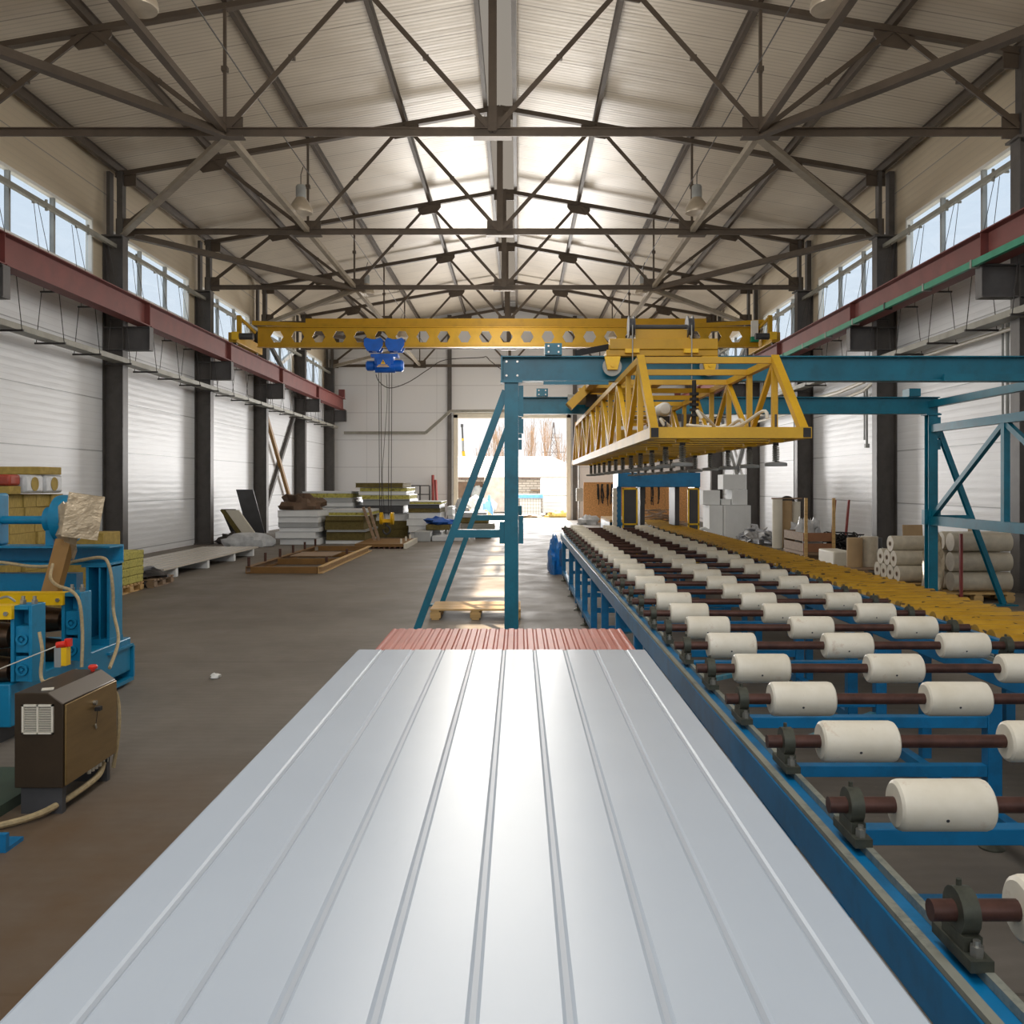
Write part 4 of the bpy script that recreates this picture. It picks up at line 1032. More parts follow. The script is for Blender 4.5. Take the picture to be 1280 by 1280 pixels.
# long grey sheet on blocks
t = thing('long_panel', 'long pale grey panel lying on white blocks along the machine-side wall', 'panel', (-7.2, 19.9, .17))
m = MB(); m.box(-8.0, -6.6, 16.95, 23.1, .18, .215); m.build('sheet', mk('panel_beige', srgb(196,188,176), .45, var=.05, scale=1), t)
m = MB()
for k in range(7): xx = -7.9+.2*k; m.box(xx, xx+.02, 16.95, 23.1, .215, .222)
m.build('ribs', M['panel_grey'], t)['kind'] = 'stuff'
for k, y in enumerate((17.6, 19.4, 21.2, 22.7)):
    m = MB(); m.box(-7.95, -6.62, y, y+.12, 0, .178); tag(m.build('support_block', M['foam'], None, (-7.2, y, 0), bevel=.01), 'white foam block under the long grey panel, %s from the panel end' % ORD[k], 'block')

# things leaning by the third machine-side column
def leaning(x0, x1, y, z1, lean, th, mat, label, name='leaning_sheet', cat='sheet'):
    m = MB(); m.add([(x0,y,0),(x1,y,0),(x1,y+th,0),(x0,y+th,0),(x0-lean,y+.05,z1),(x1-lean,y+.05,z1),(x1-lean,y+.05+th,z1),(x0-lean,y+.05+th,z1)],
                    [(0,3,2,1),(4,5,6,7),(0,1,5,4),(1,2,6,5),(2,3,7,6),(3,0,4,7)])
    return tag(m.build(name, M[mat], None, ((x0+x1)/2, y, 0), bevel=.004), label, cat)
leaning(-8.75, -8.2, 29.6, 1.62, .45, .07, 'darkgrey', 'tall grey sheet leaning against the third machine-side column')
leaning(-8.5, -8.1, 28.6, .98, .72, .12, 'cream', 'cream board leaning low beside the dark sheets')
leaning(-8.68, -8.52, 28.6, .98, .72, .12, 'wool_dark', 'brown wool board leaning against the cream board')
leaning(-9.0, -8.55, 28.85, 1.0, .45, .1, 'black', 'black sheet leaning on the machine-side wall behind the brown board')
m = MB(); m.blob((-7.75, 26.2, 0), (.75,.35,.3), .12, 20, 10, 8, sharp=.2); tag(m.build('filled_bag', M['bagwhite'], None, (-7.75, 26.2, 0)), 'pale grey filled bag lying on the floor below the leaning boards', 'bag')
m = MB(); m.blob((-8.6, 27.4, 0), (.4,.3,.25), .3, 16, 8, 9); tag(m.build('rag_heap', mk('rags', srgb(72,66,64), .9, bump=.5), None, (-8.6, 27.4, 0)), 'small dark rag heap beside the grey bag', 'rags', None, 'stuff')

# ================================================================== panel stacks near the back wall
def stack(x0, x1, y0, y1, z0, layers, where, jit=.06, seed=1):
    r = random.Random(seed); z = z0
    for k, (h, mat) in enumerate(layers):
        a, b = r.uniform(-jit, jit), r.uniform(-jit, jit)
        t = thing('sandwich_panel', 'panel %s from the bottom of the %s' % (ORD[k], where), 'panel', ((x0+x1)/2, (y0+y1)/2, z), where)
        core = {'w':'foam','d':'wool_dark','l':'wool_lime','g':'panel_grey','k':'darkgrey'}[mat]; skin = {'w':'panel_white','d':'wool_dark','l':'panel_white','g':'panel_grey','k':'darkgrey'}[mat]
        m = MB(); m.box(x0+a+.01, x1+a-.01, y0+b+.01, y1+b, z+.012, z+h-.018); m.build('core', M[core], t)
        m = MB(); m.box(x0+a, x1+a, y0+b, y1+b, z+h-.017, z+h-.004); m.build('top_skin', M[skin], t)
        m = MB()
        m.box(x0+a, x1+a, y0+b, y1+b, z, z+.011)
        m.build('bottom_skin', M[skin], t)
        z += h
    return z
z1 = stack(-7.15, -5.95, 27.0, 29.4, .0, [(.19,'w'),(.19,'w'),(.14,'w'),(.13,'g'),(.18,'w'),(.19,'w')], 'white panel stack closest to the machine-side wall', seed=2)
m = MB(); m.blob((-6.6, 27.9, z1), (.62,.6,.33), .3, 22, 10, 12); tag(m.build('brown_tarpaulin', M['tarp_brown'], None, (-6.6, 27.9, z1)), 'crumpled brown tarpaulin on top of the white panel stack', 'tarpaulin')
stack(-5.78, -4.6, 27.4, 29.8, .0, [(.1,'w'),(.26,'d'),(.06,'g'),(.28,'d'),(.14,'d'),(.12,'l'),(.05,'w')], 'dark wool panel stack behind the ochre floor frame', seed=3)
z1 = stack(-7.2, -5.55, 30.4, 33, .0, [(.26,'g'),(.26,'w'),(.26,'w'),(.26,'w'),(.14,'w'),(.15,'g'),(.17,'l'),(.05,'w')], 'far stack behind the brown tarpaulin', seed=4)
stack(-5.35, -3.75, 30.6, 33, .0, [(.28,'d'),(.28,'d'),(.26,'w'),(.26,'k'),(.2,'g'),(.16,'l'),(.1,'w'),(.14,'l'),(.16,'d')], 'tallest panel stack near the back wall', seed=5, jit=.12)
stack(-4.72+.3, -3.05, 28.9+2, 33.2, .0, [(.24,'w'),(.24,'w'),(.24,'w'),(.2,'w'),(.16,'d'),(.13,'k'),(.06,'l')], 'white stack behind the crane hook', seed=6) if False else None
stack(-3.6, -2.55, 29.8, 32, .0, [(.22,'w'),(.22,'w'),(.22,'w'),(.2,'w'),(.14,'d'),(.13,'k'),(.1,'l')], 'white stack behind the crane hook', seed=6, jit=.07)
stack(-2.5+.05, -1.9-.35, 31.5, 33, .0, [(.24,'w'),(.24,'w'),(.24,'w'),(.22,'w'),(.08,'w')], 'narrow white stack beside the crane hook', seed=7, jit=.03)
def plank(px0, py0, px1, py1, Y, w_, label, mat='wood_grey', name='plank', cat='plank', dy=.5):
    m = MB(); m.bar(P(px0,py0,Y+dy), P(px1,py1,Y), w_, .05, up=(0,1,0)); return tag(m.build(name, M[mat], None, P(px1,py1,Y)), label, cat)
plank(454, 634, 469, 676.5, 27.0, .08, 'brown plank leaning on the dark wool stack, the one farther from the hook', dy=.3)
plank(461, 634, 474, 676.5, 27.0, .08, 'brown plank leaning on the dark wool stack, the one closer to the hook', dy=.3)
# junk right of the hook
m = MB(); m.box(-3.4+.15, -2.75, 28.4, 29.6, 0, .32); tag(m.build('grey_bundle', M['panel_grey'], None, (-3, 29, 0), bevel=.02), 'grey wrapped bundle on the floor under the blue tarpaulin', 'bundle')
m = MB(); m.box(-2.72, -1.75, 28.6, 29.6, 0, .17); tag(m.build('white_board_bundle', M['panel_white'], None, (-2.2, 29, 0), bevel=.02), 'white board bundle on the floor in front of the grey sheets', 'bundle')
m = MB(); m.box(-2.95, -2.2, 29.0, 29.7, .33, .5); tag(m.build('dark_carton', M['wool_dark'], None, (-2.5, 29.3, .33), bevel=.02), 'dark brown slab carrying the blue tarpaulin', 'slab') 
m = MB(); m.blob((-2.55, 29.4, .5), (.5,.4,.16), .3, 20, 9, 21); tag(m.build('blue_tarpaulin', mk('blue_tarp', srgb(24,84,170), .5, var=.3, bump=.5, bscale=8), None, (-2.55, 29.4, .5)), 'crumpled blue tarpaulin in front of the white stacks', 'tarpaulin')
for k, (z, x0, x1, mt) in enumerate(((.0,-2.1,-1.1,'darkgrey'),(.25,-2.15,-1.0,'tray'),(.5,-2.3,-1.2,'wool_dark'),(.68,-2.35,-1.25,'panel_grey'))):
    if k == 0: x0 = -1.7
    m = MB(); m.box(x0+.25, x1+.2, 30.2, 31.4, z, z+(.24 if k < 2 else .17)); tag(m.build('sheet_bundle', M[mt], None, ((x0+x1)/2, 30.8, z), bevel=.02), 'bundle of grey sheet metal, %s from the floor, beside the open door' % ORD[k], 'bundle')
m = MB(); m.blob((-2.15+.1, 31.5+2, 0), (.3,.3,.4), .3, 14, 9, 31); tag(m.build('white_sack', M['bagwhite'], None, (-2.0, 33.5, 0)), 'white plastic sack behind the grey sheet bundles', 'sack')
m = MB(); m.blob((-2.55+.3, 35.0, 0), (.35,.35,.75), .35, 16, 10, 33); tag(m.build('white_sack', M['bagwhite'], None, (-2.2, 35, 0)), 'tall crumpled white plastic heap against the door jamb', 'sack')
# red poles and scaffold frame at the back wall
for k, (a, b, h_) in enumerate(((541, 541.5, 594), (544.5, 547, 600))):
    m = MB(); m.tube(P(a, h_, 45.3), P(b, 649, 44.9), .07, 8); tag(m.build('red_pole', M['redpipe'], None, P(b, 649, 44.9)), ['taller red pole leaning on the back wall beside the door', 'shorter red pole leaning on the back wall beside the door'][k], 'pole')
m = MB(); Y = 45.1
for px in (511, 525, 537): m.tube(P(px, 604 if px < 520 else 607, Y), P(px, 650, Y), .04, 6)
for py in (607, 618, 630): m.tube(P(511, py, Y), P(537, py, Y), .03, 6)
tag(m.build('scaffold_frame', M['darkgrey'], None, P(525, 650, Y)), 'dark tubular scaffold frame against the back wall beside the red poles', 'scaffold')

# ================================================================== steel frames on the floor
t = thing('floor_frame', 'ochre steel frame with upright pins lying on the floor', 'frame', (-4.7, 21.3, 0))
fx0, fx1, fy0, fy1 = -5.42, -3.97, 18.25, 24.4
for x in (fx0, fx1):
    m = MB(); m.prof((x, fy0, .075), (x, fy1, .075), [(-.05,-.07),(.05,-.07),(.05,-.055),(-.035,-.055),(-.035,.055),(.05,.055),(.05,.07),(-.05,.07)]); m.build('side_channel', M['rustframe' if x < -5 else 'wood'], t)
for y in (fy0, 20.3, 22.3, fy1):
    m = MB(); m.box(fx0+.06, fx1-.06, y-.04, y+.04, .01, .14); m.build('cross_member', M['rustframe'], t)
for k in range(6):
    y = fy0+.05+1.2*k
    m = MB(); m.tube((fx0, y, .145), (fx0, y, .33), .03, 8); m.build('pin', M['rust'], t)
for y in (19.3, 21.6):
    m = MB(); m.tube((fx1-.1, y, .145), (fx1-.1, y, .26), .03, 8); m.build('pin', M['rust'], t)
m = MB(); m.box(fx0+.2, fx1-.3, 20.8, 22.0, .145, .16); m.build('plate', M['wood_grey'], t)
t = thing('floor_frame', 'flat brown slatted frame on the floor under the crane hook', 'frame', (-4, 26.8, 0))
m = MB(); m.box(-4.55, -3.2, 25.3, 28.0, .05, .13); m.build('slatted_top', M['rustframe'], t)
m = MB(); m.box(-3.19, -3.1, 25.3, 28.0, .0, .14); m.build('edge_channel', M['cream'], t)
for k in range(9):
    x = -4.5+.15*k; m = MB(); m.box(x, x+.05, 25.26, 27.9, 0, .048); m.build('slat', M['rust'], t)
for y in (25.6, 26.7, 27.7):
    m = MB(); m.tube((-3.3, y, .13), (-3.3, y, .26), .03, 6); m.build('pin', M['cream'], t)
# ================================================================== things along the conveyor-side wall
def fpt(px, py): 
    Y = FPX*CH/(py-VY); return V(((px-VX)*Y/FPX, Y, 0))
fb = []
def foam(x0, x1, y0, y1, z0, z1, label):
    m = MB(); m.box(x0, x1, y0, y1, z0, z1); return tag(m.build('foam_block', M['foam'], None, ((x0+x1)/2, (y0+y1)/2, z0), bevel=.008), label, 'foam block')
foam(6.02, 6.45, 28.7, 29.7, 0, 1.13, 'big white foam block standing on the floor, nearest the portal')
foam(6.47, 7.28, 28.5, 29.5, 0, 1.13, 'big white foam block standing on the floor, closest to the silver scrap heap')
foam(5.86, 6.4, 28.9, 29.5, 1.14, 1.6, 'small white foam block on top of the row, nearest the portal')
foam(6.44, 6.72, 28.8, 29.4, 1.14, 1.32, 'thin white foam offcut between the upper foam blocks')
foam(6.74, 7.22, 28.7, 29.5, 1.14, 1.62, 'upper white foam block in the middle of the foam tower')
foam(6.46, 7.2, 28.72, 29.5, 1.63, 2.1, 'topmost white foam block of the foam tower')
m = MB(); m.path([(5.5, 28.2, .02), (5.6, 28.2, .35), (5.75, 28.15, .42), (5.95, 28.1, .3), (6.15, 28.0, .02)], .05, 8, 5); tag(m.build('bent_tube', M['foam'], None, (5.8, 28.2, 0)), 'bent white foam tube standing before the foam blocks', 'tube')
m = MB()
r = random.Random(11)
for k in range(46):
    a, b = r.uniform(-.62,.62), r.uniform(-.6,.6); h = max(.04, .62-abs(a)*.8-abs(b)*.3)
    m.obox((7.15+a, 27.2+b, r.uniform(.05,h)), (r.uniform(.15,.4), r.uniform(.1,.3), .02), (r.uniform(-.9,.9), r.uniform(-.9,.9), r.uniform(0,3)))
m.blob((7.15, 27.25, 0), (.6,.6,.32), .3, 18, 9, 41)
tag(m.build('scrap_heap', mk('silver_scrap', srgb(176,178,182), .3, .5, var=.5, scale=9, bump=.8, bscale=9), None, (7.15, 27.2, 0)), 'heap of crumpled silver film and scrap beside the foam blocks', 'scrap', None, 'stuff')
# tall rolls
for k, (x, y, h, mt) in enumerate(((7.28, 25.6, 1.37, 'cream'), (7.6, 25.75, 1.33, 'cardboard'), (7.88, 25.9, 1.3, 'cream'))):
    m = MB(); m.lathe((x, y, 0), (0,0,1), [(.05,0),(.14,0),(.14,h),(.05,h)], 18); o = m.build('film_roll', M[mt], None, (x, y, 0)); tag(o, 'tall upright roll by the wheel column, %s from the scrap heap' % ORD[k], 'roll')
m = MB(); m.box(7.15, 8.0, 25.65, 25.75, 1.372, 1.41); tag(m.build('lath', M['wood_grey'], None, (7.6, 25.7, 1.372)), 'thin lath lying across the tops of the upright rolls', 'lath')
m = MB(); m.blob((7.75, 25.0, 0), (.35,.3,.55), .3, 16, 10, 52); tag(m.build('plastic_bag', M['bagwhite'], None, (7.75, 25, 0)), 'clear plastic bag heap at the foot of the upright rolls', 'bag')
# wheel on the column
t = thing('mounted_roadwheel', 'black rubber wheel hung on the conveyor-side column above the crate', 'wheel', (7.72, 26.85, 1.15))
m = MB(); m.lathe((7.95, 26.86, 1.22), (0,1,0), [(.1,0),(.2,0),(.23,.03),(.23,.11),(.2,.14),(.1,.14)], 26, True); m.build('tyre', M['black'], t)
m = MB(); m.ring((7.95, 26.92, 1.22), (0,1,0), .1, .05, .05, 18); m.build('hub', M['rust'], t)
# crate with stakes
t = thing('stake_crate', 'brown board crate with two tall wooden stakes full of white scraps', 'crate', (7.05, 21.7, 0))
x0, x1, y0, y1 = 6.7, 7.45, 21.4, 23.0
for z in (.2, .45):
    m = MB(); m.box(x0, x1, y0, y0+.03, z, z+.2); m.build('front_board', mk('crate_brown%d' % (z*100), srgb(150,104,74), .7), t)
    m = MB(); m.box(x0, x0+.03, y0+.03, y1, z, z+.2); m.build('side_board', M['wood_grey'], t)
m = MB(); m.box(x0, x1, y1-.03, y1, .2, .65); m.build('back_board', M['wood_grey'], t)
m = MB(); m.box(x0, x1, y0, y1, .12, .19); m.build('base_board', M['wood_grey'], t)
for x in (x0+.05, x1-.05):
    m = MB(); m.box(x-.035, x+.035, y0-.05, y0-.002, .0, 1.47); m.build('stake', M['wood'], t)
for y in (y0+.2, y1-.2):
    m = MB(); m.box(x0, x1, y-.06, y+.06, 0, .118); m.build('skid', M['wood_grey'], t)
for k, (x, y, s) in enumerate(((6.95, 21.72, .15), (7.2, 22.2, .17), (7.05, 22.66, .15))):
    m = MB(); m.blob((x, y, .2), (s, s, .55), .22, 14, 9, 60+k); tag(m.build('plastic_scrap', M['bagwhite'], None, (x, y, .2)), 'crumpled white plastic scrap in the brown crate, %s from the front board' % ORD[k], 'plastic')
# black tangle + brown poles
m = MB(); r = random.Random(5)
for k in range(34):
    p = [(7.95+r.uniform(-.42,.42), 22.2+r.uniform(-.5,.6), max(.03, r.uniform(.02,.62))) for _ in range(4)]; m.path(p, .018, 5, 4)
tag(m.build('cable_tangle', M['black'], None, (7.95, 22.2, 0)), 'tangle of black cables heaped behind the brown crate', 'cables', None, 'stuff')
for k, px in enumerate((1044, 1061)):
    Y = 24.0 - .6*k; m = MB(); m.bar(P(px, 625, Y), P(px+.5, 680-2*k, Y), .05, .06, up=(0,1,0)); p = P(px, 625, Y)
    m = MB(); m.bar((p.x+.0, Y, p.z), (p.x-.15, Y-.1, .02), .05, .06, up=(0,1,0)); tag(m.build('brown_pole', M['redpipe'], None, (p.x-.15, Y, 0)), ['brown pole leaning by the wall above the black cables, closer to the crate', 'brown pole leaning by the wall above the black cables, closer to the panel end'][k], 'pole')
# white insulation packs on the floor
m = MB(); m.box(6.72, 7.15, 19.4, 20.4, 0, .36); tag(m.build('white_pack', M['cream'], None, (6.95, 19.9, 0), bevel=.03), 'white wrapped pack on the floor between crate and low pallet', 'pack')
m = MB(); m.blob((7.68, 19.9, 0), (.36,.5,.3), .3, 14, 7, 71); tag(m.build('foam_rubble', M['foam'], None, (7.5, 19.9, 0)), 'loose heap of white foam offcuts beside the white pack', 'offcuts', None, 'stuff')
pallet(6.75, 18.1, 0, 1.25, .8, 'low grey pallet holding the upright cardboard roll and film stack', mat='wood_grey')
for k, (x, y, ro, h, mt, lab) in enumerate(((6.72, 18.2, .15, .58, 'cardboard', 'upright brown cardboard roll on the low grey pallet'), (7.05, 18.3, .17, .6, 'film', 'upright clear film roll next to the brown cardboard roll'), (6.98+.42, 18.95, .16, .68, 'darkgrey', 'upright dark blue roll standing on the floor behind the low pallet'))):
    z = .146 if k < 2 else 0
    m = MB(); m.lathe((x, y, z), (0,0,1), [(.05,0),(ro,0),(ro,h),(.05,h)], 20); tag(m.build('roll', M[mt], None, (x, y, z)), lab, 'roll')
m = MB(); m.obox((7.62, 17.6, .88), (.4,.02,.26), (-.1,0,.1)); m.box(7.5, 7.75, 17.64, 17.9, .0, .76); tag(m.build('cardboard_sheet', M['cardboard'], None, (7.62, 17.7, 0)), 'flat cardboard sheet propped upright above the film rolls', 'cardboard')
# film rolls on a pallet
pallet(6.95, 15.8, 0, 1.2, 1.35, 'pallet under the stacked film rolls with dark cores', mat='wood')
fr = None
rows = [(15.35, 0), (15.63, 0), (15.91, 0), (16.19, 0), (15.49, 1), (15.77, 1), (16.05, 1), (15.63, 2)]
for k, (y, lv) in enumerate(rows):
    z = .146+.138+.246*lv
    if fr is None:
        fr = thing('film_roll', '', 'film roll', (6.38, y, .146), 'film rolls on the pallet'); fy, fz = y, z
        m = MB(); m.lathe((6.38, y, z), (1,0,0), [(.042,0),(.137,0),(.137,1.05),(.042,1.05)], 22, True); m.build('film', M['film'], fr)
        m = MB(); m.ring((6.405, y, z), (1,0,0), .042, .03, .06, 14); m.build('core', M['wood_grey'], fr); m = MB(); m.tube((6.39, y, z), (6.4, y, z), .029, 12); m.build('core_hole', M['black'], fr); o = fr
    else: o = dup(fr, (0, y-fy, z-fz))
    o['label'] = 'film roll with a dark core, %s row, %s from the panel end' % (['bottom', 'middle', 'top'][lv], ORD[[0,1,2,3,0,1,2,0][k]])
m = MB(); m.blob((7.52, 15.02, .146), (.14,.1,.7), .3, 14, 10, 81); 
tag(m.build('crumpled_film', M['foil'], None, (7.5, 15.05, .146)), 'crumpled clear film hanging beside the roll pallet', 'film')
pallet(6.98, 14.2, 0, 1.1, .8, 'pallet under the long horizontal film rolls by the blue brace', mat='wood')
k = 0
for lv in range(3):
    for j in range(2):
        y = 14.05+.305*j; z = .146+.152+.304*lv
        m = MB(); m.lathe((6.66, y, z), (1,0,0), [(.04,0),(.148 if lv < 2 else .14,0),(.15,.04),(.148,.5),(.15,.8),(.148,.9),(.04,.9)], 22); o = m.build('film_roll', M['film'], None, (6.6, y, z-.15))
        tag(o, 'long clear film roll lying by the blue brace, %s layer, %s row' % (['bottom','middle','top'][lv], ['front','back'][j]), 'film roll', 'film rolls by the blue brace')
m = MB(); m.blob((6.42, 14.1, .146), (.12,.22,.66), .25, 18, 14, 91); tag(m.build('wrapping_film', M['foil'], None, (6.5, 14.05, .146)), 'crinkled shiny wrapping over the ends of the long film rolls', 'film')
m = MB(); m.box(6.66, 6.70, 13.72, 13.76, 0, 1.05); tag(m.build('wooden_stake', M['redpipe'], None, (6.68, 13.74, 0)), 'upright reddish stake in front of the long film rolls', 'stake')
m = MB(); m.lathe((6.35, 14.5, .95), (1,0,0), [(.04,0),(.09,0),(.09,.45),(.04,.45)], 16)
tag(m.build('small_roll', M['cardboard'], None, (6.55, 14.5, .86)), 'small brown roll on top of the crinkled wrapping', 'roll') if False else None

# ================================================================== far corner by the chipboard
YO = 42.0
t = thing('chipboard_partition', 'orange chipboard partition in the far corner beside the open door', 'partition', (5.5, YO, 0))
for k, (a, b) in enumerate(((3.0, 4.25), (4.27, 5.5), (5.52, 6.75), (6.77, 7.95))):
    m = MB(); m.box(a, b, YO, YO+.02, .02, 1.88); m.build('board', M['osb'], t)
for x in (3.05, 4.26, 5.51, 6.76, 7.9):
    m = MB(); m.box(x-.03, x+.03, YO+.021, YO+.08, 0, 1.85); m.build('stud', M['wood'], t)
for k, px in enumerate((747, 753, 759, 765, 805, 815, 823)):
    m = MB(); r = random.Random(k); p = P(px, 603, YO-.03)
    for j in range(5): m.path([(p.x+r.uniform(-.05,.05), YO-.04, 1.8), (p.x+r.uniform(-.07,.07), YO-.05, 1.3), (p.x+r.uniform(-.08,.08), YO-.05, 1.8-r.uniform(.6,1.0))], .018, 5, 3)
    tag(m.build('hanging_strap', M['black'], None, (p.x, YO-.04, 1.0)), 'bunch of dark straps hanging on the chipboard, %s from the door' % ORD[k], 'straps', 'straps on the chipboard')
t = thing('scrap_wood_heap', 'heap of broken scrap wood in front of the chipboard', 'scrap wood', (5.4, 36, 0)); t['kind'] = 'stuff'
m = MB(); r = random.Random(8)
for k in range(70):
    a, b = r.uniform(-1,1), r.uniform(-.8,.8); h = max(.06, .8-abs(a)*.55)
    m.obox((5.45+a*.85, 36+b, r.uniform(.04,h)), (r.uniform(.4,1.1), r.uniform(.06,.16), .03), (r.uniform(-.25,.25), r.uniform(-.35,.35), r.uniform(-.5,.5)))
m.build('broken_boards', M['wood_grey'], t)['kind'] = 'stuff'
m = MB(); m.box(2.85, 3.18, 44.9, 45.1, .95, 1.6); tag(m.build('wall_box', M['grey'], None, (3.0, 45, .95), bevel=.02), 'grey electrical box beside the door jamb', 'electrical box')
m = MB(); m.tube((3.0, 45.1, 1.6), (3.0, 45.1, 4.2), .04, 6); m.tube((3.0, 45.1, 0), (3.0, 45.1, .949), .04, 6); tag(m.build('wall_conduit', M['grey'], None, (3.0, 45.1, 0)), 'grey conduit running up above the electrical box', 'conduit')
m = MB(); m.blob((3.1, 40.5, 0), (.45,.4,.3), .3, 14, 8, 99); tag(m.build('pale_sack', M['bagwhite'], None, (3.1, 40.5, 0)), 'pale sack on the floor in front of the chipboard', 'sack')
# blue plastic under the far end of the conveyor
m = MB(); m.blob((.74, 18.4, 0), (.15,.4,.5), .25, 18, 14, 101); tag(m.build('blue_plastic_bag', M['bluebag'], None, (.74, 18.4, 0)), 'crumpled bright blue plastic bag at the far end of the roller conveyor', 'bag')
# ================================================================== outside the open door
t = thing('brick_building', 'low pale brick building with a pinkish roof outside the open door', 'building', (-1, 62, 0))
m = MB(); m.box(-7.5, 9, 60, 60.3, 0, 2.2); m.box(-7.5,-7.2,60.3,66,0,2.2); m.build('brick_wall', M['brick'], t, flat=True)
m = MB(); m.add([(-8,59.7,2.25),(3.6,59.7,2.25),(2.3,64,3.75),(-8,64,3.75)], [(0,1,2,3)]); m.add([(3.6,59.7,2.25),(6,64,2.2),(2.3,64,3.75)],[(0,1,2)]); m.box(-8, 9, 59.7, 59.8, 2.17, 2.25); m.build('roof', M['roof_pink'], t)
m = MB(); m.box(-4.1, -2.35, 59.85, 59.99, .9, 1.95); m.build('dark_opening', M['tarp_brown'], t)
m = MB(); m.box(-2.2, -.75, 58.6, 59.6, 0, 2.25); m.build('brick_pier', mk('light_brick', srgb(196,184,174), .8), t)
m = MB(); m.box(.8, 9, 59.7, 59.99, 1.35, 1.42); m.build('ledge', M['wood_grey'], t)
m = MB(); m.blob((-2.6, 59.4, .9), (.5,.2,.75), .15, 16, 10, 3, flat=False, sharp=.3); m.build('grey_cover', M['grey'], t)
base = None
for s, (x0, y0, where) in enumerate(((1.3, 54, 'upper'), (1.45, 53, 'lower'))):
    for k in range(5):
        z = .12+.2*k if s else 1.16+.2*k
        if s == 0: y0 = 53
        m = MB(); m.box(x0, x0+2.6, y0, y0+1.2, z, z+.19); tag(m.build('white_panel_pack', M['panel_white'], None, (x0+1, y0, z)), 'white panel pack outside the door, %s from the bottom of the %s pile' % (ORD[k], where), 'panel pack', 'white panel packs outside')
for k in range(3):
    m = MB(); m.box(1.6+1.0*k, 1.75+1.0*k, 53.1, 54.1, -.03, .115); tag(m.build('timber_skid', M['wood_grey'], None, (1.6+k, 53.5, 0)), 'timber skid under the white panel packs outside', 'skid', 'skids outside')
t = thing('wire_cage', 'wire mesh cage pallet with a blue tarp standing outside the door', 'cage', (.65, 52, 0))
m = MB()
for k in range(9): m.bar((.05+.16*k, 52, -.03), (.05+.16*k, 52, 1.0), .02); 
for k in range(6): m.bar((.05, 52, .05+.19*k), (1.33, 52, .05+.19*k), .02)
m.build('wire_mesh', M['pylon'], t)
m = MB(); m.box(.1, 1.28, 52.2, 53, -.03, .95); m.build('pale_load', M['foam'], t)
m = MB(); m.box(-.0, 1.4, 51.98, 53.02, 1.0, 1.2); m.build('blue_tarp', mk('tarp_blue', srgb(96,160,215), .6, var=.2), t)
for k, (x, y, s, h, mt, lab) in enumerate(((-2.6, 51, .9, .3, 'wood', 'low heap of brown rubble outside the door behind the gantry brace'), (2.3, 50, .8, .25, 'wool', 'yellowish rubble heap outside near the door jamb'), (.6, 49.6, .6, .14, 'wood_grey', 'small brown rubble outside the middle of the door'), (-2.2, 54, .9, .8, 'bagwhite', 'white sacks heap outside in front of the dark opening'))):
    m = MB(); m.blob((x, y, -.04), (s, .5, h), .35, 16, 8, 120+k); tag(m.build('rubble_heap', M[mt], None, (x, y, -.03)), lab, 'rubble', None, 'stuff')
m = MB(); m.blob((-1.75, 52.5, -.03), (.3,.3,.75), .3, 12, 9, 140); tag(m.build('blue_sack', mk('sack_blue', srgb(110,165,215), .6), None, (-1.75, 52.5, 0)), 'blue sack outside in front of the brick pier', 'sack')
# bare poplars, pylon, crane boom
def tree(px, Y, ptop, spread, n, label, seed):
    r = random.Random(seed); x = (px-VX)*Y/FPX; H = CH+(VY-ptop)*Y/FPX
    t = thing('bare_tree', label, 'tree', (x, Y, 0), 'bare trees outside')
    m = MB(); m.tube((x, Y, -.1), (x, Y, H*.55), .14, 6, .06); m.build('trunk', M['bark'], t)
    m = MB()
    for k in range(n):
        z0 = H*r.uniform(.08,.65); a = r.uniform(0,6.28); s = r.uniform(.3,1)*spread*.8; z1 = min(H*r.uniform(.8,1.0), z0+H*r.uniform(.3,.6))
        p0 = V((x+r.uniform(-.05,.05), Y, z0)); p2 = V((x+math.cos(a)*s, Y+math.sin(a)*s, z1)); p1 = p0.lerp(p2, .45)+V((math.cos(a)*s*.25, 0, -.1*H*.3))
        m.path([p0, p1, p2], .022, 4, 2)
        for q in range(3):
            pp = p1.lerp(p2, r.uniform(0,.9)); m.tube(pp, pp+V((r.uniform(-.45,.45), r.uniform(-.3,.3), r.uniform(.5,1.3))), .011, 3)
    m.build('branches', M['bark'], t)['kind'] = 'stuff'
tree(624, 88, 524, 1.0, 26, 'bare tree seen just beside the gantry leg outside the door', 1)
tree(617, 95, 536, 1.0, 16, 'faint low bare tree seen between the two gantry braces', 2)
tree(663, 88, 520, .95, 26, 'tall bare poplar outside, closest to the gantry post on its far side', 3)
tree(683, 92, 522, .9, 26, 'tall bare poplar outside beside the lattice pylon', 4)
tree(702, 90, 538, 1.3, 22, 'spreading bare tree outside next to the door jamb', 5)
tree(600, 100, 555, 1.2, 16, 'faint small bare tree seen beyond the pinkish roof', 6)
Y = 120; x = (692-VX)*Y/FPX; z0, z1 = -.1, CH+(VY-528)*Y/FPX
m = MB()
def leg(z): return max(.06, 1.25*(1-(z-z0)/(z1-z0)))
zs = [z0, 2.0, 3.8, 5.3, 6.6, 7.7, 8.6, z1]
for s in (-1, 1):
    for d in (-1, 1):
        for a, b in zip(zs, zs[1:]): m.bar((x+s*leg(a), Y+d*leg(a), a), (x+s*leg(b), Y+d*leg(b), b), .09)
for a, b in zip(zs, zs[1:]):
    m.bar((x-leg(a), Y-leg(a), a), (x+leg(b), Y-leg(b), b), .06); m.bar((x+leg(a), Y-leg(a), a), (x-leg(b), Y-leg(b), b), .06)
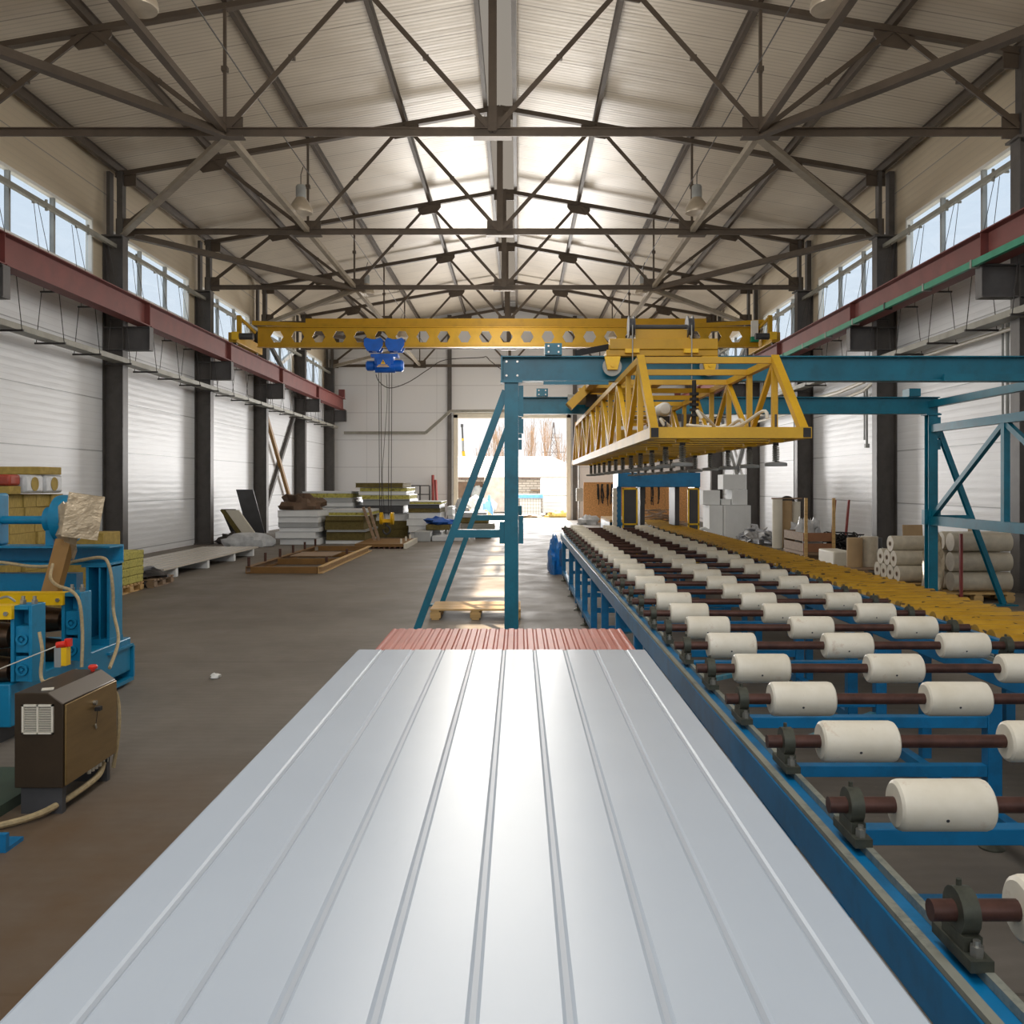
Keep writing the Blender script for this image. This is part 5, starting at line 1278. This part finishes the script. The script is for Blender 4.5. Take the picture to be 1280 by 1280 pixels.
for z, w_ in ((7.9, .9), (6.0, 1.5), (4.6, 1.1)): m.bar((x-w_, Y, z), (x+w_, Y, z), .09)
tag(m.build('lattice_pylon', M['pylon'], None, (x, Y, 0)), 'steel lattice power pylon far outside the door', 'pylon')
t = thing('crane_boom', 'upright telescopic crane boom, grey above and yellow below, far outside', 'crane', P(579.5, 571, 75))
Y = 75
for a, b, w_, mt, nm in (((580,571.5),(579,564),.24,'yellow_bright','lower_boom'), ((579,564),(578.6,548),.16,'grey','middle_boom'), ((578.5,551),(578.4,548),.18,'yellow_bright','boom_collar'), ((578.4,548),(577.6,531),.13,'darkgrey','upper_boom')):
    m = MB(); m.bar(P(a[0], a[1], Y), P(b[0], b[1], Y), w_, w_, up=(0,1,0)); m.build(nm, M[mt], t)
m = MB(); m.obox(P(577.5, 532, Y), (.2,.2,.24)); m.build('boom_head', M['darkgrey'], t)
m = MB(); p = P(579.8, 571, Y); m.box(p.x-.5, p.x+.5, Y-.6, Y+.6, .4, p.z+.02); m.box(p.x-1.2, p.x+1.2, Y-.6, Y+.6, -.03, .4); m.build('carrier', M['grey'], t)
# ================================================================== camera, light
cam = bpy.data.cameras.new('camera'); co = bpy.data.objects.new('camera', cam); COL.objects.link(co); SC.camera = co
co.location = (0, 0, CH); co.rotation_euler = (math.pi/2, 0, 0)
cam.sensor_width = 36; cam.lens = 36*FPX/1280; cam.shift_x = -8/1280; cam.shift_y = -35/1280; cam.clip_start = .05; cam.clip_end = 400
w = bpy.data.worlds.new('sky'); SC.world = w; w.use_nodes = True
nt = w.node_tree; bg = nt.nodes['Background']
tc = nt.nodes.new('ShaderNodeTexCoord'); sp = nt.nodes.new('ShaderNodeSeparateXYZ'); rp = nt.nodes.new('ShaderNodeValToRGB')
nt.links.new(tc.outputs['Generated'], sp.inputs[0]); nt.links.new(sp.outputs['Z'], rp.inputs['Fac'])
e = rp.color_ramp.elements; e[0].position = 0; e[0].color = (1,.98,.97,1); e[1].position = .5; e[1].color = (.74,.86,1,1)
nt.links.new(rp.outputs['Color'], bg.inputs['Color']); bg.inputs['Strength'].default_value = WORLD
s = bpy.data.lights.new('sun', 'SUN'); s.energy = SUN; s.angle = math.radians(.7); s.color = (1, .93, .80)
so = bpy.data.objects.new('sun', s); COL.objects.link(so); so.rotation_euler = (math.radians(-42), 0, 0)
SC.view_settings.view_transform = VT; SC.view_settings.look = LOOK; SC.view_settings.exposure = EXPO
for y, k in ((-4, 1.9), (2, 1.5), (9, 1.2), (15.2, 1), (21, 1), (27, 1), (33, .9), (39, .8)):  # unseen fill lights added along the hall to brighten the interior
    l = bpy.data.lights.new('hall_fill', 'POINT'); l.energy = FILL*k; l.shadow_soft_size = 1.5; l.color = (.95, .97, 1) if y < 5 else (1, .95, .87)
    o = bpy.data.objects.new('hall_fill', l); COL.objects.link(o); o.location = (CX, y, 6.0)
l = bpy.data.lights.new('door_daylight', 'AREA'); l.shape = 'RECTANGLE'; l.size = 5.4; l.size_y = 4.8; l.energy = DOOR; l.color = (1, .98, .96)
o = bpy.data.objects.new('door_daylight', l); COL.objects.link(o); o.location = (-.31, 45.4, 2.7); o.rotation_euler = (math.radians(-90), 0, 0)
